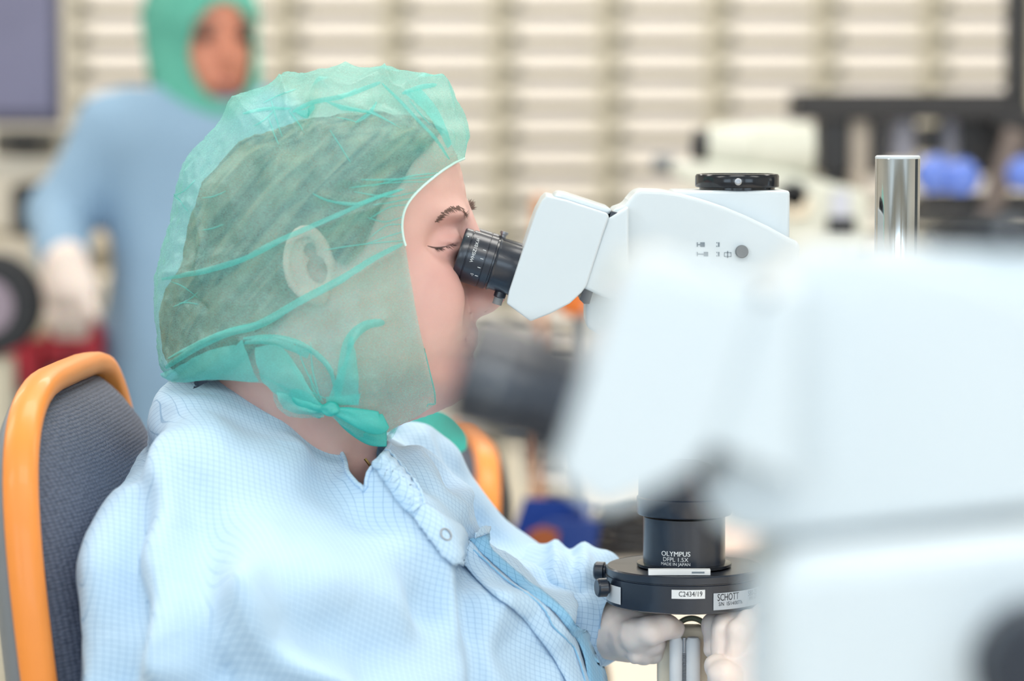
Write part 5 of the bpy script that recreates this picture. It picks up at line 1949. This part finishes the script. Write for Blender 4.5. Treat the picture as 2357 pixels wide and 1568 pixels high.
for s in (-1, 1):
    x = at(430, 0, YP).x + s * 0.085
    mk('trouser_leg', lathe([(0.045, 0.05), (0.055, 0.2), (0.06, 0.42), (0, 0.43)], (x, YP, 0), (0, 0, 1), 24), M_trous, p2)
    mk('shoe', lathe([(0.0, -0.06), (0.036, -0.05), (0.042, 0.03), (0.036, 0.11), (0.02, 0.14), (0, 0.145)], (x, YP - 0.01, 0.042), (0, -1, 0), 20), M_label, p2)

# ------------------------------------------------------------------ things further along the bench
t = thing('trolley', 'small grey trolley beside the bench, under the blue bin', 'trolley', (0.02, 1.25, 0))
mk('trolley_top', box((0.02, 1.25, BZ - 0.012), (0.135, 0.26, 0.022)), M_grey, t, bevel=0.003)
for sx in (-0.055, 0.055):
    for sy in (-0.115, 0.115):
        mk('leg', box((0.02 + sx, 1.25 + sy, (BZ - 0.023) / 2), (0.02, 0.02, BZ - 0.023)), M_grey, t)
# blue crate with an orange-brown patch, black cable pile, pale pad
Yb = 1.15
a_, b_ = at(1188, 1196, Yb), at(1342, 1320, Yb)
cx_ = (a_.x + b_.x) / 2
t = thing('parts_bin', 'deep blue plastic bin on the bench behind the gowned arm', 'bin', (cx_, Yb + 0.1, BZ))
z_ = BZ
w_ = b_.x - a_.x + 0.02
hB = at(0, 1198, Yb).z - BZ
outl = prism([(cx_ - w_ / 2, z_), (cx_ + w_ / 2, z_), (cx_ + w_ / 2 + 0.01, z_ + hB), (cx_ - w_ / 2 + 0.05, z_ + hB), (cx_ - w_ / 2 - 0.005, z_ + hB * 0.45)], Yb, Yb + 0.006)
back = prism([(cx_ - w_ / 2, z_), (cx_ + w_ / 2, z_), (cx_ + w_ / 2 + 0.01, z_ + hB), (cx_ - w_ / 2 + 0.02, z_ + hB)], Yb + 0.194, Yb + 0.2)
mk('bin_body', join(outl, back, box((cx_, Yb + 0.1, z_ + 0.004), (w_, 0.188, 0.008)), box((cx_ - w_ / 2 + 0.003, Yb + 0.1, z_ + hB * 0.22), (0.006, 0.188, hB * 0.44)), box((cx_ + w_ / 2 - 0.003, Yb + 0.1, z_ + hB * 0.45), (0.006, 0.188, hB * 0.88))), M_blue, t)
p = at(1246, 1240, Yb)
mk('label_card', prism([(p.x - 0.018, p.z - 0.012), (p.x + 0.016, p.z - 0.014), (p.x + 0.020, p.z + 0.008), (p.x + 0.002, p.z + 0.014), (p.x - 0.014, p.z + 0.008)], Yb - 0.004, Yb - 0.0005), mat('rust_orange_card', rgb(168, 92, 52), 0.6), t, label='rust orange card')
p = at(1448, 1240, 1.30)
t = thing('cable_coil', 'coiled black cable on the bench right of the blue bin', 'cable', (p.x, 1.3, BZ))
for k in range(5):
    mk('loop', tube([Vector((p.x + (0.045 - 0.003 * k) * math.cos(a), 1.3 + 0.055 * math.sin(a), BZ + 0.007 + 0.012 * k + 0.002 * math.sin(3 * a + k))) for a in np.linspace(0, 2 * PI, 41)[:-1]], 0.006, 8, True), M_dark, t)
p = at(1300, 1330, 0.95)
q = Vector((-0.028, 1.138, BZ - 0.001))
t = thing('small_jar', 'small pink capped jar in front of the blue bin on the trolley', 'jar', q)
mk('body', lathe([(0.0, 0), (0.012, 0), (0.013, 0.05), (0.010, 0.055), (0, 0.055)], q, (0, 0, 1), 24), M_label, t)
mk('cap', lathe([(0.013, 0.055), (0.014, 0.058), (0.014, 0.071), (0.012, 0.074), (0, 0.074)], q, (0, 0, 1), 24), mat('pink_cap', rgb(220, 150, 160), 0.5), t)
# pale tray with a grey edge behind the objective
a_, b_ = at(1690, 1212, 1.2), at(1810, 1250, 1.2)
t = thing('tray', 'pale pinkish tray lying on the bench behind the objective', 'tray', (a_.x + 0.1, 1.3, BZ))
mk('tray_body', box((a_.x + 0.10, 1.28, BZ + 0.014), (0.24, 0.20, 0.028)), mat('pale_pink_tray', rgb(232, 206, 192), 0.5), t, bevel=0.006)
mk('tray_rim', box((a_.x + 0.10, 1.178, BZ + 0.012), (0.24, 0.006, 0.012)), M_grey, t, bevel=0.002)
# beige pole beside the far chair
t = thing('floor_post', 'beige post rising between the far chair and the blue bin', 'post', (at(1190, 0, 1.9).x, 1.9, 0))
mk('shaft', box((at(1192, 0, 1.9).x, 1.9, 0.42), (0.032, 0.03, 0.83)), M_beige, t, bevel=0.004)
mk('foot', box((at(1192, 0, 1.9).x, 1.9, 0.006), (0.14, 0.14, 0.012)), M_beige, t)
mk('post_cap', box((at(1192, 0, 1.9).x, 1.9, 0.841), (0.036, 0.034, 0.012)), M_grey, t)

# orange rimmed panel between the white housings, stood in for by a made-up form
Yo = 1.5
t = thing('orange_standin', 'orange stand-in shade seen in the gap under the eyepiece housing', 'stand-in', (at(1338, 0, Yo).x, Yo, BZ))
q = at(1338, 672, Yo)
mk('form', lathe([(0.016, 0), (0.027, 0.004), (0.028, 0.02), (0.024, 0.050), (0.012, 0.056), (0, 0.057)], (q.x, Yo, q.z - 0.030), (0, 0, 1), 32), mat('deep_orange_plastic', rgb(226, 120, 46), 0.45), t)
mk('stem', cyl((q.x, Yo, BZ + 0.012), (q.x, Yo, q.z - 0.032), 0.009), M_grey, t)
mk('foot', lathe([(0.05, 0), (0.05, 0.008), (0.01, 0.012), (0, 0.012)], (q.x, Yo, BZ), (0, 0, 1), 32), M_dark, t)
# thin orange rod further back
q = at(1240, 450, 2.2)
t = thing('signal_post', 'faint orange signal rod left of the eyepiece housing', 'post', (q.x, 2.2, 0))
mk('rod', cyl((q.x, 2.2, 0.01), (q.x, 2.2, q.z), 0.010), mat('pale_orange_rod', rgb(222, 160, 120), 0.5), t)
mk('foot', lathe([(0.045, 0), (0.045, 0.01), (0, 0.012)], (q.x, 2.2, 0), (0, 0, 1), 24), M_dark, t)

# ------------------------------------------------------------------ pale old microscope further back
Ym = 1.75
k_ = (Ym - CAM.y) / F
M_old = mat('pale_grey_green_enamel', rgb(214, 216, 204), 0.45, vary=0.03)
q = at(1850, 900, Ym)
t = thing('inspection_microscope', 'blurred pale microscope behind the camera port, its horizontal tube pointing left', 'microscope', (q.x, Ym, BZ))
c0_, c1_ = at(1625, 338, Ym), at(1880, 345, Ym)
mk('main_tube', lathe([(0.0, 0), (0.026, 0.002), (0.030, 0.01), (0.031, 0.06), (0.036, 0.065), (0.036, 0.13), (0.030, 0.143), (0, 0.147)], c0_, c1_ - c0_, 32), M_old, t)
e0, e1 = at(1592, 332, Ym), at(1640, 336, Ym)
mk('eyepiece', lathe([(0.0, 0), (0.018, 0.0), (0.021, 0.004), (0.021, 0.03), (0, 0.03)], e0, e1 - e0, 24), M_dark, t, label='dark eyepiece')
e0, e1 = at(1508, 376, Ym), at(1560, 384, Ym)
mk('eyepiece', lathe([(0.0, 0), (0.011, 0.0), (0.013, 0.004), (0.013, 0.03), (0, 0.03)], e0 + Vector((0, 0.06, 0)), e1 - e0, 24), M_grey, t)
mk('body', prism(atxz([(1540, 376), (1640, 372), (1800, 392), (1990, 440), (1996, 560), (1960, 640), (1820, 660), (1800, 560), (1700, 460), (1560, 420)], Ym), Ym - 0.04, Ym + 0.05), M_old, t, bevel=0.008)
mk('column', prism(atxz([(1830, 640), (1960, 620), (1965, 900), (1980, 1150), (1800, 1150), (1830, 900)], Ym), Ym - 0.03, Ym + 0.04), M_old, t, bevel=0.008)
mk('foot', box((q.x + 0.02, Ym + 0.02, BZ + 0.012), (0.22, 0.20, 0.024)), M_old, t, bevel=0.006)
for (x, y, r, lab) in ((1826, 452, 0.019, 'dark round knob'), (1832, 470, 0.02, None)):
    c = at(x, y, Ym - 0.04)
    mk('knob', lathe([(r, 0), (r, 0.008), (r * 0.8, 0.012), (0, 0.012)], c + Vector((0, 0.001, 0)), (0, -1, 0), 24), M_dark if lab else M_beige, t, label=lab)
a_, b_ = at(1905, 500, Ym - 0.045), at(1968, 542, Ym - 0.045)
mk('vent', box(((a_.x + b_.x) / 2, Ym - 0.043, (a_.z + b_.z) / 2), (b_.x - a_.x, 0.008, a_.z - b_.z)), M_dark, t)
a_, b_ = at(1915, 440, Ym - 0.045), at(1955, 505, Ym - 0.045)
mk('window_plate', box(((a_.x + b_.x) / 2, Ym - 0.043, (a_.z + b_.z) / 2), (b_.x - a_.x, 0.008, a_.z - b_.z)), mat('bluish_plate', rgb(196, 200, 214), 0.4), t)

# ------------------------------------------------------------------ dark rig at the upper right
Yr = 2.15
t = thing('camera_rig', 'dark grey camera rig with a long top beam at upper right', 'rig', (at(2080, 0, Yr).x, Yr, BZ))
M_rig = mat('rig_dark_grey', rgb(44, 42, 43), 0.5, vary=0.06)


def slab(name, x0, y0, x1, y1, d0, d1, m_, **kw):
    a_, b_ = at(x0, y0, Yr), at(x1, y1, Yr)
    return mk(name, box(((a_.x + b_.x) / 2, Yr + (d0 + d1) / 2, (a_.z + b_.z) / 2), (abs(b_.x - a_.x), d1 - d0, abs(a_.z - b_.z))), m_, t, bevel=0.004, **kw)


slab('top_beam', 1832, 212, 2330, 276, 0.0, 0.12, M_rig)
slab('mount_block', 1890, 268, 1958, 400, 0.01, 0.10, M_dark)
slab('mount_block', 1905, 400, 1950, 430, 0.02, 0.09, M_dark)
slab('mount_block', 2008, 268, 2042, 400, 0.01, 0.10, M_dark)
slab('guide_rail', 1960, 262, 2006, 470, 0.02, 0.08, mat('warm_grey_rail', rgb(178, 168, 156), 0.5))
slab('back_plate', 2185, 262, 2400, 400, 0.05, 0.12, M_rig)
for (x0, x1) in ((2052, 2120), (2176, 2216)):
    a_, b_ = at(x0, 262, Yr), at(x1, 372, Yr)
    mk('lens_barrel', lathe([((b_.x - a_.x) / 2, 0), ((b_.x - a_.x) / 2, a_.z - b_.z), (0, a_.z - b_.z)], ((a_.x + b_.x) / 2, Yr + 0.05, b_.z), (0, 0, 1), 28), mat('lilac_grey_metal', rgb(150, 150, 162), 0.35), t)
slab('sensor_head', 2130, 290, 2172, 352, 0.02, 0.09, M_dark)
slab('upright', 2338, -80, 2372, 262, 0.02, 0.09, M_dark)
slab('tilted_arm_mount', 2290, 240, 2372, 300, 0.0, 0.05, M_rig)
p0_, p1_ = at(2340, 300, Yr - 0.03), at(2270, 520, Yr - 0.03)
mk('support_arm', tube([p0_, (p0_ + p1_) / 2, p1_], [0.018, 0.018, 0.018], 12), mat('warm_dark_arm', rgb(120, 108, 102), 0.5), t)
slab('base_block', 2120, 455, 2420, 520, 0.0, 0.14, M_rig)
slab('base_column', 2200, 520, 2330, 1000, 0.02, 0.12, M_grey)
a_ = at(0, 1000, Yr)
mk('base_foot', box((at(2265, 0, Yr).x, Yr + 0.04, (BZ + a_.z) / 2), (0.16, 0.16, a_.z - BZ)), M_grey, t, bevel=0.004)
# blue gloved fists of a hidden worker shown as blue knobs on the rig
M_bluep = mat('bright_blue_rubber', rgb(96, 130, 224), 0.28, vary=0.05, coat=0.6)
for (x, y, r) in ((2152, 404, 0.030), (2212, 412, 0.029), (2356, 402, 0.026)):
    c = at(x, y, Yr - 0.05)
    mk('blue_fist_knob', lathe([(0, -r), (r * 0.5, -r * 0.86), (r * 0.86, -r * 0.5), (r, 0), (r * 0.92, r * 0.4), (r * 0.7, r * 0.72), (r * 0.3, r), (0, r)], c, (0.2, 0.1, 1), 28), M_bluep, t, label='bright blue gloved fist simplified to a knob')
